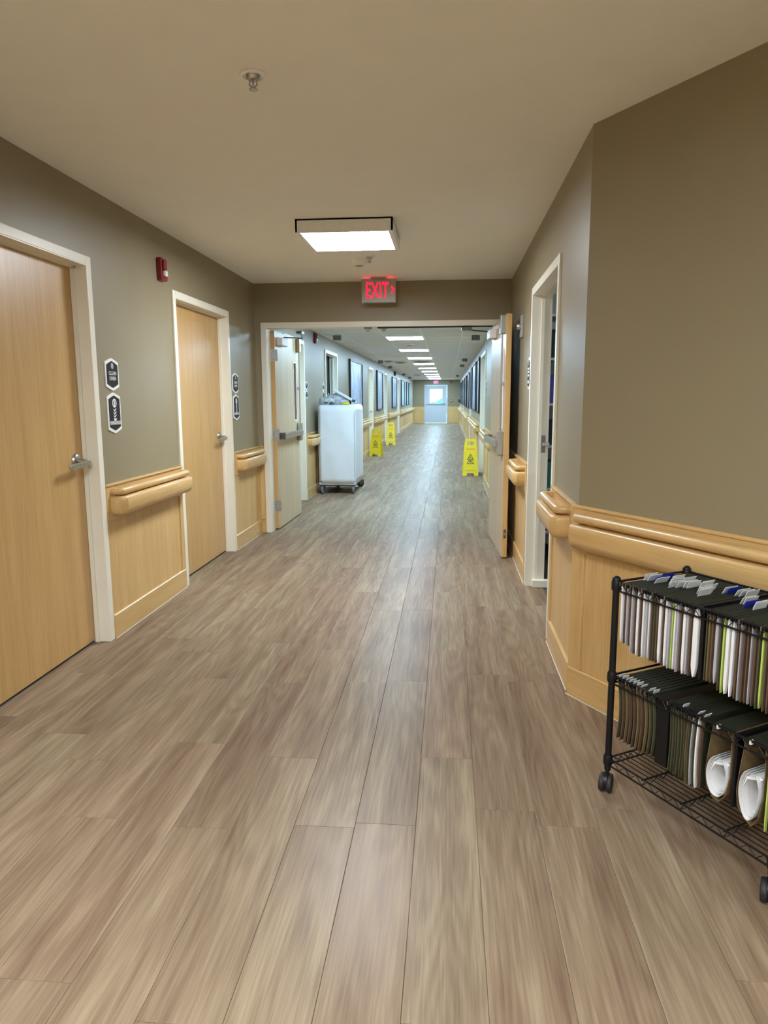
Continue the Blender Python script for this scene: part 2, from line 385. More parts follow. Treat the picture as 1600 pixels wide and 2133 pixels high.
# grid ceiling
gc = MB().box(XL, XR, YH + .15, YE, H2 + .05, H2 + .12).build('ceiling_grid', 'tile', kind='structure')
gx = [XL, -1.64, -1.03, -.42, .19, XR]; GY0 = YH + .15; TL = .61
rows = []; y = GY0
while y < YE: rows.append((y, min(y + TL, YE))); y += TL
light_rows = [k for k in range(len(rows)) if (k - 7) % 5 == 0]
light_rows[-1] -= 2
tiles = []
for k, (a, b_) in enumerate(rows):
    for j in range(5):
        if j == 2 and k in light_rows: continue
        tiles.append((gx[j], gx[j + 1], a, b_))
def tile_geo(mb, q):
    g = .012; mb.box(q[0] + g, q[1] - g, q[2] + g, q[3] - g, H2 + .004, H2 + .02)
    g2 = .022
for q in tiles[:296]:
    mb = MB(); tile_geo(mb, q); o = bpy.data.objects.new('ceiling_tile', raw(mb, 'ceiling_tile', 'tile')); COL.objects.link(o); o.parent = gc
mb = MB()
for q in tiles[296:]: tile_geo(mb, q)
mb.build('tile_field', 'tile', gc, kind='stuff')
for x in gx[1:-1]:
    MB().box(x - .0125, x + .0125, GY0, YE, H2, H2 + .03).build('main_runner', 'tbar', gc)
MB().box(XL, XL + .022, GY0, YE, H2 - .004, H2 + .03).build('wall_angle', 'tbar', gc); MB().box(XR - .022, XR, GY0, YE, H2 - .004, H2 + .03).build('wall_angle', 'tbar', gc)
mb = MB()
for a, b_ in rows:
    mb.box(XL, XR, a - .012, a + .012, H2 + .001, H2 + .03)
mb.build('cross_tees', 'tbar', gc, kind='stuff')
# joint line on the left of the cross wall (paint bead)
MB().box(XL, XL + .004, YH - .012, YH, .92, H).build('trim_1', 'wall', kind='structure')

# ------------------------------------------------------------------ wainscot, baseboards
def wains(side, y0, y1, stile_ys, wall, k=[0]):
    u = lambda a, b_: (X(side, a), X(side, b_))
    ys = sorted(stile_ys)
    ed = [y0] + ys + [y1]
    mb = MB().box(*u(0, .020), y0, y1, 0, .142)
    mb.build('baseboard_' + side, 'oak_y', bevel=.005, segs=1, kind='structure')
    MB().box(*u(.020, .0235), y0, y1, 0, .003).build('caulk_line', 'trim', wall)
    MB().box(*u(0, .018), y0, y1, .70, .900).build('wainscot_rail', 'oak_y', wall)
    MB().box(*u(0, .026), y0, y1, .900, .914).build('wainscot_cap', 'oak_y', wall, bevel=.005)
    for s in ys: MB().box(*u(0, .018), s - .03, s + .03, .142, .70).build('wainscot_stile', 'oak_z', wall, bevel=.002, segs=1)
    pts = [y0] + ys + [y1]
    for a, b_ in zip(pts[:-1], pts[1:]):
        a2 = a + (.03 if a in ys else 0); b2 = b_ - (.03 if b_ in ys else 0)
        if b2 - a2 > .02: MB().box(*u(0, .008), a2 + .001, b2 - .001, .142, .70).build('wainscot_panel', 'oak_z', wall)
def spaced(a, b_, s=1.0):
    n = max(1, round((b_ - a) / s)); return [a + .031] + [a + (b_ - a) * i / n for i in range(1, n)] + [b_ - .031]
wains('left', 3.905, 5.075, [5.042], wallL)
wains('left', 6.39, YH, [YH - .05], wallL)
wains('left', -3.0, 2.575, [2.54], wallL)
edge = [9.755, 11.425, 12.675, 17.63, 18.68, 21.91, 22.96, 27.54, 28.66, YE]
for a, b_ in zip(edge[::2], edge[1::2]): wains('left', a, b_, spaced(a, b_), wallL)
wains('left', YH + .15, 8.545, [], wallL)
wains('right', 3.34, 4.05, [4.02], wallR)
wains('right', 5.36, YH, [5.395], wallR)
edge = [YH + .15, 11.89, 13.66, 19.39, 20.66, 29.09, 30.26, YE]
for a, b_ in zip(edge[::2], edge[1::2]): wains('right', a, b_, spaced(a, b_), wallR)
# angled wall wainscot in its own frame: local x runs from the far end back to the corner, local y out of the wall
La = 3.2
angl = math.atan2(-D.y, -D.x)
def local_at(s): p = C0 + D * s; return (p.x, p.y, 0)
def abuild(mb, name, mat, parent=None, **kw):
    o = mb.build(name, mat, parent, **kw); o.location = local_at(La); o.rotation_euler = (0, 0, angl); return o
abuild(MB().box(0, La + .018, 0, .020, 0, .142), 'baseboard_angled', 'oak_x', bevel=.005, segs=1, kind='structure')
abuild(MB().box(0, La + .02, .020, .0235, 0, .003), 'caulk_line', 'trim', wallA)
abuild(MB().box(0, La + .015, 0, .018, .70, .90), 'wainscot_rail', 'oak_x', wallA)
abuild(MB().box(0, La + .02, 0, .026, .90, .914), 'wainscot_cap', 'oak_x', wallA, bevel=.005)
for a, b_ in ((La - .065, La + .014), (La - 1.35, La - 1.29), (.0, .06)): abuild(MB().box(a, b_, 0, .018, .142, .70), 'wainscot_stile', 'oak_z', wallA, bevel=.002, segs=1)
for a, b_ in ((La - 1.29, La - .065), (.06, La - 1.35)): abuild(MB().box(a + .001, b_ - .001, 0, .008, .142, .70), 'wainscot_panel', 'oak_z', wallA)
# cross wall and end wall wainscot
def wains_y(x0, x1, Y, wall, name, stiles):
    MB().box(x0, x1, Y - .02, Y, 0, .132).box(x0, x1, Y - .012, Y, .132, .142).build(name, 'oak_x', bevel=.003, segs=1, kind='structure')
    MB().box(x0, x1, Y - .018, Y, .70, .90).build('wainscot_rail', 'oak_x', wall)
    MB().box(x0, x1, Y - .026, Y, .90, .914).build('wainscot_cap', 'oak_x', wall, bevel=.004)
    for s in stiles: MB().box(s - .03, s + .03, Y - .018, Y, .142, .70).build('wainscot_stile', 'oak_z', wall)
    MB().box(x0, x1, Y - .008, Y, .142, .70).build('wainscot_panel', 'oak_z', wall)
wains_y(XL + .02, OX0 - .052, YH, wallH, 'baseboard_cross', [OX0 - .082])
wains_y(XL + .02, EX0 - .06, YE, wallE, 'baseboard_end', [XL + .06, EX0 - .09]); wains_y(EX1 + .06, XR - .02, YE, wallE, 'baseboard_end', [EX1 + .09, XR - .06])

# ------------------------------------------------------------------ handrails
TOPP = [(0, .857), (.006, .851), (.018, .848), (.027, .850), (.033, .856), (.036, .865), (.036, .873), (.033, .881), (.026, .887), (.016, .889), (.006, .886), (.001, .880)]
BOTP = [(0, .840), (.034, .8405), (.041, .838), (.0455, .832), (.048, .822), (.0485, .805), (.0475, .785), (.0455, .768), (.0415, .753), (.035, .741), (.025, .733), (.012, .729), (0, .728)]
def handrail(p0, d, length, label, group, simple=False, ends=(1, 1)):
    """p0 on the wall, d along the wall with the room on its left"""
    rz = math.atan2(d[1], d[0]); L = length
    r = empty('handrail', (p0[0], p0[1], 0), rz); tag(r, label, 'handrail', group)
    def path(dp, c):
        P = []
        if ends[0]: P += [(c, 0), (c, dp - .004), (c + .004, dp)]
        else: P += [(0, dp)]
        if ends[1]: P += [(L - c - .004, dp), (L - c, dp - .004), (L - c, 0)]
        else: P += [(L, dp)]
        return P
    # the profile is offset outwards, to the left of travel: travel along +x with the room at +y
    MB().sweep(path(.040, .042), TOPP).build('top_rail', 'oak_x', r)
    MB().sweep(path(.045, .042), BOTP).build('bumper_rail', 'oak_x', r)
    MB().box(.06, L - .06, .0, .030, .80, .858).build('core_strip', 'oak_x', r)
    n = max(2, int(L / .8) + 1)
    for i in range(n):
        x = .12 + (L - .24) * i / (n - 1); MB().box(x - .015, x + .015, .0, .05, .815, .860).build('bracket', 'oak_x', r)
    return r
GR = 'oak handrails along the corridor walls'
def railL(y0, y1, label): handrail((XL + .018, y1), (0, -1), y1 - y0, label, GR)
def railR(y0, y1, label): handrail((XR - .018, y0), (0, 1), y1 - y0, label, GR)
railL(3.95, 5.06, 'oak handrail on the left wall between the two closed oak doors')
railL(6.46, 7.22, 'short oak handrail on the left wall before the double doorway')
railL(9.86, 11.3, 'oak handrail behind the white covered linen cart on the left')
railL(12.8, 17.5, 'oak handrail on the left past the linen cart, behind the nearer yellow sign')
railL(18.75, 21.8, 'oak handrail on the left wall behind the farther yellow floor sign')
railL(23.05, 27.4, 'oak handrail on the left wall beyond both yellow floor signs')
railL(28.75, 39.8, 'farthest oak handrail on the left wall, reaching the end wall')
railR(3.42, 4.0, 'short oak handrail on the right wall between doorway and corner')
railR(5.47, 6.12, 'short oak handrail on the right wall beside the open oak door leaf')
railR(9.2, 11.8, 'oak handrail on the right wall just beyond the open double doorway')
railR(13.78, 19.3, 'oak handrail on the right wall behind the yellow floor sign')
railR(20.75, 29.0, 'oak handrail on the right far wall between the second and third doors')
railR(30.35, 39.8, 'farthest oak handrail on the right wall, reaching the end wall')
p = C0 + D * 2.9 + NW * .018
handrail((p.x, p.y), (-D.x, -D.y), 2.9 - .035, 'long oak handrail on the angled wall above the black folder cart', GR)

# ------------------------------------------------------------------ doors
nd = [0]
def lever(parent, side, y, z, u0, hand=-1):
    """rose and lever; u0 = door face depth; hand = direction of the bar along y"""
    s = 1 if side == 'left' else -1
    h = empty('lever_handle', (0, 0, 0), parent=parent); h['label'] = 'brushed steel lever handle'
    prof = [(.001, .018), (.024, .018), (.033, .012), (.036, 0)]
    MB().lathe((X(side, u0), y, z + .012), [(r, s * hh) for r, hh in prof][::-1], 'x', 24).build('rose', 'steel', h)
    MB().tube([(X(side, u0), y, z + .01), (X(side, u0 + .06), y, z)], [.013, .014], 14).build('spindle', 'steel', h)
    x = X(side, u0 + .058); y0 = y + .04; y1 = y + hand * .165
    poly = [(y0, -.006), (y0, .018), (y + .01, .018), (y1 + .03, .010), (y1, .006), (y1, -.014), (y1 + .03, -.020), (y - .02, -.014)]
    MB().prism(poly, (x - .009, 0, z - .012), (0, 1, 0), (0, 0, 1), (1, 0, 0), .018).build('lever', 'steel', h, bevel=.003)
def door(side, y0, y1, z1, mat, label, slab=True, face=.05, depth=.075, frame_mat='trim', wall_t=.12, handle=True, y_handle=None, threshold=False, hand=-1):
    nd[0] += 1
    r = empty('door_%d' % nd[0], (X(side, 0), (y0 + y1) / 2, 0), kind='structure', label=label)
    inv = Matrix.Translation((-X(side, 0), -(y0 + y1) / 2, 0))
    def fin(o): o.data.transform(inv); return o
    F = lambda a, b_: (X(side, a), X(side, b_))
    p = .016
    mb = MB()
    for (a, b_) in ((y0 - face, y0), (y1, y1 + face)):
        mb.box(*F(-.001, p), a, b_, 0, z1 + face)
    mb.box(*F(-.001, p), y0, y1, z1, z1 + face)
    fin(mb.build('door_casing', frame_mat, r, bevel=.004))
    mb = MB()   # jambs with stop
    t = .004
    mb.box(*F(p - .001, -wall_t), y0 - .02, y0 + t, 0, z1 + .02).box(*F(p - .001, -wall_t), y1 - t, y1 + .02, 0, z1 + .02).box(*F(p - .001, -wall_t), y0, y1, z1 - t, z1 + .02)
    sd = -depth + .0
    mb.box(*F(sd + .025, sd + .002), y0, y0 + .016, 0, z1).box(*F(sd + .025, sd + .002), y1 - .016, y1, 0, z1).box(*F(sd + .025, sd + .002), y0, y1, z1 - .016, z1)
    fin(mb.build('door_jamb', frame_mat, r))
    if slab:
        fin(MB().box(*F(-depth, -depth - .042), y0 + .003, y1 - .003, .012, z1 - .006).build('door_slab', mat, r, bevel=.002, segs=1))
        if handle:
            yh = y_handle if y_handle else y1 - .09
            n0 = len(r.children)
            lever(r, side, yh, 1.058, -depth, hand)
            for ch in r.children:
                if ch.name.startswith('lever_handle'):
                    for g in ch.children: g.data.transform(inv)
        fin(MB().box(*F(-depth - .05, -.119), y0 + .002, y1 - .002, 0, z1).build('door_backing', 'store_dark', r))
    return r
door('left', 2.63, 3.85, 2.112, 'door_oak', 'closed oak door at the left edge, nearest the camera')
door('left', 5.128, 6.337, 2.112, 'door_oak', 'closed oak door on the left between the two handrails')
door('left', 8.60, 9.70, 2.112, 'leaf_oak', 'closed oak door in a cream frame just beyond the double doorway', handle=False)
door('left', 17.69, 18.62, 2.1, 'leaf_oak', 'far left door behind the nearer yellow sign', handle=True)
door('left', 21.97, 22.9, 2.1, 'leaf_oak', 'far left door behind the farther yellow sign', handle=False)
door('left', 27.6, 28.6, 2.1, 'leaf_oak', 'farthest door on the left wall', handle=False)
door('right', 11.95, 13.60, 2.112, 'leaf_oak', 'far right door beside the open leaf edge', handle=False)
door('right', 19.45, 20.6, 2.1, 'leaf_oak', 'far right door between framed pictures', handle=False)
door('right', 29.15, 30.2, 2.1, 'leaf_oak', 'farthest door on the right wall', handle=False)
# left open doorway into a dark room
dA = door('left', 11.48, 12.62, 2.112, 'leaf_oak', 'open doorway to a dim room behind the linen cart', slab=False)
MB().box(XL - .13, XL - 2.2, 10.9, 11.0, 0, 2.5).box(XL - .13, XL - 2.2, 13.5, 13.6, 0, 2.5).box(XL - 2.2, XL - 2.3, 10.9, 13.6, 0, 2.5).box(XL - .13, XL - 2.3, 10.9, 13.6, 2.5, 2.6).box(XL - .12, XL - 2.3, 10.9, 13.6, -.05, -.005).build('wall_dim_room', 'wall', kind='structure')
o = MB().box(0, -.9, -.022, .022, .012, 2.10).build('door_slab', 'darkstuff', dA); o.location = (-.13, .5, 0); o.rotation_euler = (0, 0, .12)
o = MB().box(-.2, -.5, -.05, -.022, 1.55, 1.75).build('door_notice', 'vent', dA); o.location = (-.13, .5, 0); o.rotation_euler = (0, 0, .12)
# right doorway to the store room
dR = door('right', 4.11, 5.30, 2.112, 'trim', 'open cream framed doorway on the right wall', slab=False, wall_t=.125, depth=.075)
Yc = (4.11 + 5.30) / 2
stk = MB().box(XR + .055, XR + .105, 5.292, 5.298, 1.0, 1.125).build('strike_plate', 'bronze', dR); stk.data.transform(Matrix.Translation((-XR, -Yc, 0)))
o = MB().box(XR + .08, XR + .13, 5.262, 5.292, 1.05, 1.075).build('latch', 'steel', dR, bevel=.004); o.data.transform(Matrix.Translation((-XR, -Yc, 0)))
o = MB().box(XR + .035, XR + .16, 5.24, 5.297, 0.002, .055).build('door_stop_block', 'trim', dR, bevel=.003); o.data.transform(Matrix.Translation((-XR, -Yc, 0)))
SX0, SX1, SY0, SY1 = XR + .16, XR + 2.4, 4.05, 6.9
MB().box(SX0 - .04, SX1, SY1, SY1 + .1, 0, 2.5).box(SX0, SX1, SY0 - .1, SY0, 0, 2.5).box(SX1, SX1 + .1, SY0 - .1, SY1 + .1, 0, 2.5).box(SX0 - .04, SX1 + .1, SY0 - .1, SY1 + .1, 2.5, 2.6).box(SX0 - .04, SX1 + .1, SY0 - .1, SY1 + .1, -.06, -.005).build('wall_store_room', 'white', kind='structure')
lt = empty('store_room_light', (XR + 1.2, 5.4, 2.5)); tag(lt, 'square ceiling light inside the store room behind the right doorway', 'light')
MB().box(-.3, .3, -.3, .3, -.05, 0).build('housing', 'white', lt); MB().box(-.28, .28, -.28, .28, -.056, -.05).build('diffuser', 'room_lamp', lt)
sh = empty('storage_rack', (XR + .5, 6.3, 0)); tag(sh, 'dark wire storage rack glimpsed through the open right doorway', 'shelf')
for zz in (.25, .62, .98, 1.33, 1.7, 2.05): MB().box(-.3, 1.6, -.2, .25, zz, zz + .02).build('shelf_board', 'signwhite', sh)
for xx in (-.29, 1.58):
    for yy in (-.19, .23): MB().box(xx - .012, xx + .012, yy - .012, yy + .012, 0, 2.1).build('post', 'dsteel', sh)
kk = 0
for zi, zz in enumerate((.27, .64, 1.0, 1.35, 1.72)):
    x = XR + .22
    ci = 0
    while x < XR + .75:
        wv = random.uniform(.14, .26); mk = random.choice(['store_dark', 'store_dark', 'store_blue', 'store_teal', 'store_white'])
        if x < XR + .3: mk = ['store_dark', 'store_teal', 'store_dark', 'store_blue', 'store_dark'][zi]
        hh = random.uniform(.16, .28)
        bx = MB().box(x, x + wv, 6.12, 6.4, zz, zz + hh).build('storage_box', mk, bevel=.004, segs=1)
        b2 = MB().box(x - .003, x + wv + .003, 6.117, 6.403, zz + hh, zz + hh + .012).build('lid', mk, bx)
        tag(bx, {'store_dark': 'black', 'store_blue': 'blue', 'store_teal': 'teal', 'store_white': 'white'}[mk] + ' box, ' + ['first', 'second', 'third', 'fourth', 'fifth'][ci] + ' from the left on the store room rack, ' + ['bottom', 'second', 'middle', 'fourth', 'top'][zi] + ' shelf', 'box', 'boxes on the store room rack'); ci += 1
        x += wv + .02
# end wall exit door with its window
nd[0] += 1
de = empty('door_%d' % nd[0], ((EX0 + EX1) / 2, YE, 0), kind='structure', label='pale grey exit door with a square window at the corridor end')
def eb(mb, name, mat, par=None, **k):
    o = mb.build(name, mat, par or de, **k); o.data.transform(Matrix.Translation((-(EX0 + EX1) / 2, -YE, 0))); return o
eb(MB().box(EX0 - .055, EX0, YE - .02, YE + .12, 0, EZ + .055).box(EX1, EX1 + .055, YE - .02, YE + .12, 0, EZ + .055).box(EX0, EX1, YE - .02, YE + .12, EZ, EZ + .055), 'door_casing', 'greydoor')
wx0, wx1, wz0, wz1 = -1.06, -.35, 1.08, 1.86; ya, yb = YE + .03, YE + .075
eb(MB().box(EX0 + .003, wx0, ya, yb, .01, EZ - .003).box(wx1, EX1 - .003, ya, yb, .01, EZ - .003).box(wx0, wx1, ya, yb, .01, wz0).box(wx0, wx1, ya, yb, wz1, EZ - .003), 'door_slab', 'greydoor')
eb(MB().box(wx0 - .02, wx0 + .015, ya - .01, ya, wz0 - .02, wz1 + .02).box(wx1 - .015, wx1 + .02, ya - .01, ya, wz0 - .02, wz1 + .02).box(wx0, wx1, ya - .01, ya, wz0 - .02, wz0 + .015).box(wx0, wx1, ya - .01, ya, wz1 - .015, wz1 + .02), 'glazing_bead', 'greydoor')
eb(MB().box(wx0, wx1, YE + .05, YE + .054, wz0, wz1), 'window_pane', 'glass')
eb(MB().box(EX0 + .05, EX1 - .05, ya - .06, ya - .03, 1.03, 1.075).box(EX1 - .17, EX1 - .1, ya - .06, ya, .98, 1.12).box(EX0 + .05, EX0 + .1, ya - .05, ya, 1.03, 1.075), 'exit_bar', 'steel')
eb(MB().box(EX1 - .5, EX1 - .15, ya - .07, ya, 1.93, 1.99), 'door_closer', 'greydoor')
# outside
MB().box(-30, 30, YE + .16, YE + 60, -.15, -.05).build('ground', 'snow', kind='structure')
cr = empty('parked_car', (.3, YE + 11, -.05)); tag(cr, 'blurred teal parked car seen through the exit door window', 'car')
MB().prism([(-2.2, .35), (-2.2, .8), (-1.5, .95), (-.8, 1.42), (.7, 1.45), (1.5, 1.0), (2.2, .9), (2.25, .4)], (0, -.8, 0), (1, 0, 0), (0, 0, 1), (0, 1, 0), 1.6).build('car_body', 'car', cr, bevel=.05)
for xx in (-1.4, 1.4):
    for yy in (-.8, .65): MB().lathe((xx, yy, .33), [(.33, 0), (.33, .18)], 'y', 20).build('wheel', 'rubber', cr)
sb = MB()
for i in range(16):
    a = random.random() * 6.3; rr = random.random() * .5; sb.lathe((rr * math.cos(a), rr * math.sin(a), .25 + random.random() * .8), [(.05, -.25), (.25, -.12), (.3, 0), (.22, .15), (.04, .25)], 'z', 8)
s = sb.build('shrub', 'shrub'); s.location = (-1.5, YE + 7, -.05); tag(s, 'dark teal shrub seen low at the left of the exit door window', 'shrub')

# ------------------------------------------------------------------ double door frame and leaves
nd[0] += 1
dd = empty('door_%d' % nd[0], ((OX0 + OX1) / 2, YH, 0), kind='structure', label='cream frame of the wide double doorway')
def db(mb, name, mat, **k):
    o = mb.build(name, mat, dd, **k); o.data.transform(Matrix.Translation((-(OX0 + OX1) / 2, -YH, 0))); return o
db(MB().box(OX0 - .05, OX0, YH - .016, YH + .001, 0, OZ + .05).box(OX1, OX1 + .05, YH - .016, YH + .001, 0, OZ + .05).box(OX0, OX1, YH - .016, YH + .001, OZ, OZ + .05), 'door_casing', 'trim', bevel=.003)
db(MB().box(OX0 - .01, OX0 + .004, YH - .015, YH + .166, 0, OZ).box(OX1 - .004, OX1 + .01, YH - .015, YH + .166, 0, OZ).box(OX0, OX1, YH - .015, YH + .166, OZ - .004, OZ + .01), 'door_jamb', 'trim')
db(MB().box(OX0 - .05, OX0, YH + .149, YH + .166, 0, OZ + .05).box(OX1, OX1 + .05, YH + .149, YH + .166, 0, OZ + .05).box(OX0, OX1, YH + .149, YH + .166, OZ, OZ + .05), 'door_casing_far', 'trim', bevel=.003)
db(MB().box(-.72, OX1, YH + .03, YH + .05, OZ - .016, OZ - .004), 'weather_seal', 'black')
for xx in (-.82, -.66): db(MB().box(xx - .04, xx + .04, YH + .05, YH + .10, OZ - .018, OZ - .004).box(xx - .018, xx + .018, YH + .06, YH + .09, OZ - .04, OZ - .018), 'latch_strike', 'vent', bevel=.002)

def leaf(name, hinge, free, label, face_side, reverse):
    """hinge/free: plan points on the room-side face. local x from hinge to free edge, local y = visible face normal side"""
    hx, hy = hinge; dx, dy = free[0] - hx, free[1] - hy; L = math.hypot(dx, dy); rz = math.atan2(dy, dx)
    r = empty(name, (hx, hy, 0), rz); tag(r, label, 'door', 'open leaves of the double doorway')
    s = face_side; TH = .045; Z0, Z1 = .012, 2.09
    # visible face at y=0, slab extends to y = -s*TH ; face normal is +s y
    # slab with a lite
    lx0, lx1, lz0, lz1 = L - .27, L - .15, 1.15, 1.80
    yb_ = -s * TH
    MB().box(0, lx0, 0, yb_, Z0, Z1).box(lx1, L, 0, yb_, Z0, Z1).box(lx0, lx1, 0, yb_, Z0, lz0).box(lx0, lx1, 0, yb_, lz1, Z1).build('door_slab', 'leaf_oak', r)
    MB().box(0, -.0015, -s * .001, yb_ + s * .001, Z0, Z1).build('edge_band', 'door_oak', r); MB().box(L, L + .0015, -s * .001, yb_ + s * .001, Z0, Z1).build('edge_band', 'door_oak', r)
    MB().box(lx0, lx1, -s * .018, -s * .026, lz0, lz1).build('glass_lite', 'darkglass', r)
    fr = MB()
    for q in ((lx0 - .015, lx0, lz0 - .015, lz1 + .015), (lx1, lx1 + .015, lz0 - .015, lz1 + .015), (lx0, lx1, lz1, lz1 + .015), (lx0, lx1, lz0 - .015, lz0)): fr.box(q[0], q[1], s * .006, -s * .01, q[2], q[3])
    fr.build('lite_frame', 'white', r)
    ex = empty('exit_device', (0, 0, 0), parent=r); ex['label'] = 'steel panic bar with vertical rod'
    MB().box(L - .14, L - .04, 0, s * .05, .90, 1.11).build('latch_case', 'steel', ex, bevel=.01)
    MB().box(.10, L - .12, s * .035, s * .075, .97, 1.03).build('push_bar', 'steel', ex, bevel=.006)
    MB().box(.08, .14, 0, s * .07, .965, 1.035).build('bar_end', 'dsteel', ex, bevel=.004)
    MB().tube([(L - .075, s * .025, 1.1), (L - .075, s * .025, 1.96)], .0075, 10).build('vertical_rod', 'steel', ex)
    MB().box(L - .095, L - .055, 0, s * .035, 1.50, 1.53).build('rod_guide', 'steel', ex, bevel=.003)
    MB().box(L - .115, L - .035, 0, s * .045, 1.93, 2.085).build('top_latch', 'steel' if not reverse else 'leaf_oak', ex, bevel=.006)
    # closer
    cl = empty('door_closer', (0, 0, 0), parent=r); cl['label'] = 'white closer body with folding arm'
    MB().box(.10, .36, 0, s * .06, 1.95, 2.03).build('closer_body', 'white', cl, bevel=.006)
    return r, L
# left leaf: swings into the far corridor, hinge near
lf, L = leaf('door_leaf', (OX0 + .045, YH + .17), (-1.79, 8.55), 'oak door leaf folded back against the left wall beyond the doorway', -1, True)
for zz in (.26, 1.02, 1.84):
    hg = MB().box(-.004, -.001, .0, .043, zz - .06, zz + .06).box(-.006, -.004, -.03, .0, zz - .06, zz + .06).build('hinge', 'steel', lf)
    for kq in (-.04, -.015, .015, .04): MB().lathe((-.0045, .022 + (.01 if abs(kq) < .02 else -.006), zz + kq), [(.004, -.002), (.004, 0)], 'x', 8).build('screw', 'dsteel', hg)
MB().tube([(.30, -.03, 2.03), (.30, -.03, 2.045), (.62, -.16, 2.06)], .008, 8).tube([(.62, -.16, 2.065), (.22, -.23, 2.08)], .008, 8).box(.14, .26, -.26, -.20, 2.07, 2.095).build('closer_arm', 'dsteel', [c_ for c_ in lf.children if c_.name.startswith('door_closer')][0])
# right leaf: swings towards the camera, hinge far
rf, L = leaf('door_leaf', (.418, 7.30), (.474, 6.21), 'oak door leaf standing open towards the camera by the right wall', -1, False)
MB().box(L + .0015, L + .003, .012, .034, .18, .26).build('bolt_plate', 'dsteel', rf); MB().box(L + .003, L + .010, .018, .028, .21, .23).build('bottom_bolt', 'steel', rf)
MB().tube([(.06, -.03, 2.03), (-.05, -.1, 2.05), (-.04, -.22, 2.06)], .008, 8).box(-.06, .02, -.30, -.20, 2.055, 2.08).build('closer_arm', 'dsteel', [c_ for c_ in rf.children if c_.name.startswith('door_closer')][0])
hm = MB().box(XR - .02, XR, 6.02, 6.14, 1.88, 2.06).build('magnetic_holder', 'vent', bevel=.006); tag(hm, 'grey magnetic door holder on the right wall beside the open leaf', 'door holder')
MB().lathe((XR - .02, 6.08, 1.97), [(.028, 0), (.028, -.02), (.02, -.03)], 'x', 16).build('magnet', 'steel', hm)

# ------------------------------------------------------------------ signs
def hexpoly(w, h, dp): return [(-w / 2, -h / 2 + dp), (-w / 4, -h / 2 + dp * .45), (0, -h / 2), (w / 4, -h / 2 + dp * .45), (w / 2, -h / 2 + dp), (w / 2, h / 2 - dp), (w / 4, h / 2 - dp * .45), (0, h / 2), (-w / 4, h / 2 - dp * .45), (-w / 2, h / 2 - dp)]
def sign(side, y, z, w, h, kind, label, lines=(), group='black room signs with white borders'):
    s = 1 if side == 'left' else -1
    ax = (0, s, 0); an = (s, 0, 0)    # reading direction: left wall seen from the room reads towards +y
    if side == 'left': ax = (0, 1, 0)
    else: ax = (0, -1, 0)
    r = empty('room_sign', (X(side, 0), y, z)); tag(r, label, 'sign', group)
    MB().prism(hexpoly(w, h, .024), (0, 0, 0), ax, (0, 0, 1), an, .006).build('border', 'signwhite', r)
    MB().prism(hexpoly(w - .028, h - .034, .022), (s * .006, 0, 0), ax, (0, 0, 1), an, .002).build('face', 'signblack', r)
    def bs(v): return basis((s * .0085, 0, v), ax, (0, 0, 1), an)
    if kind == 'name':
        MB().prism([(.016 * math.cos(a), .018 * math.sin(a)) for a in [i * PI / 8 for i in range(16)]], (s * .008, 0, h / 2 - .045), ax, (0, 0, 1), an, .001).build('number_disc', 'paper2', r)
        for i, tx in enumerate(lines): text_mesh(tx, .032, .0006, 'signwhite', 'lettering', r, bs(.006 - i * .030), .95)
    if kind == 'map':
        ring = MB(); n = 20
        for i in range(n):
            a, b_ = 2 * PI * i / n, 2 * PI * (i + 1) / n
            ring.prism([(.018 * math.cos(a), .018 * math.sin(a)), (.026 * math.cos(a), .026 * math.sin(a)), (.026 * math.cos(b_), .026 * math.sin(b_)), (.018 * math.cos(b_), .018 * math.sin(b_))], (s * .008, 0, h / 2 - .062), ax, (0, 0, 1), an, .001)
        ring.prism([(-.007, -.016), (.002, -.018), (.009, .0), (.003, .016), (-.006, .014)], (s * .008, 0, h / 2 - .062), ax, (0, 0, 1), an, .001)
        ring.build('figure_ring', 'signwhite', r)
        wv = MB()
        for i in range(3): wv.prism([(-.016, .004), (-.006, -.006), (.016, .006), (.018, .014), (.006, .010), (-.008, .002), (-.017, .012)], (s * .008, 0, h / 2 - .105 - i * .018), ax, (0, 0, 1), an, .001)
        wv.prism([(-.020, .0), (.020, .0), (.004, -.022), (-.004, -.022)], (s * .008, 0, h / 2 - .150), ax, (0, 0, 1), an, .001)
        wv.build('wave_symbol', 'signwhite', r)
        MB().prism([(-w / 2 + .016, -.011), (w / 2 - .016, -.011), (w / 2 - .016, .011), (-w / 2 + .016, .011)], (s * .008, 0, -h / 2 + .062), ax, (0, 0, 1), an, .001).build('text_band', 'paper2', r)
        text_mesh('EVACUATION', .017, .0006, 'signwhite', 'lettering', r, basis((s * .0095, 0, -h / 2 + .061), ax, (0, 0, 1), an), 1.0)
    if kind == 'bars':
        for zz, hh in ((.035, .016), (.012, .014), (-.014, .014), (-.062, .022)):
            MB().prism([(-.04, -hh / 2), (.04, -hh / 2), (.04, hh / 2), (-.04, hh / 2)], (s * .008, 0, zz), ax, (0, 0, 1), an, .001).build('text_band', 'signwhite', r)
        MB().prism([(.014 * math.cos(a), .016 * math.sin(a)) for a in [i * PI / 8 for i in range(16)]], (s * .008, 0, h / 2 - .045), ax, (0, 0, 1), an, .001).build('number_disc', 'paper2', r)
    return r
sign('left', 4.092, 1.541, .165, .188, 'name', 'upper black sign reading CLEAN LINEN beside the nearest left door', ('CLEAN', 'LINEN'))
sign('left', 4.092, 1.318, .165, .238, 'map', 'lower black sign with ring and wave symbols beside the nearest left door')
sign('left', 6.545, 1.537, .175, .19, 'name', 'upper two-line black sign beside the second left door', ('SOILED', 'LINEN'))
sign('left', 6.545, 1.318, .175, .238, 'map', 'lower black sign with symbols beside the second left door')
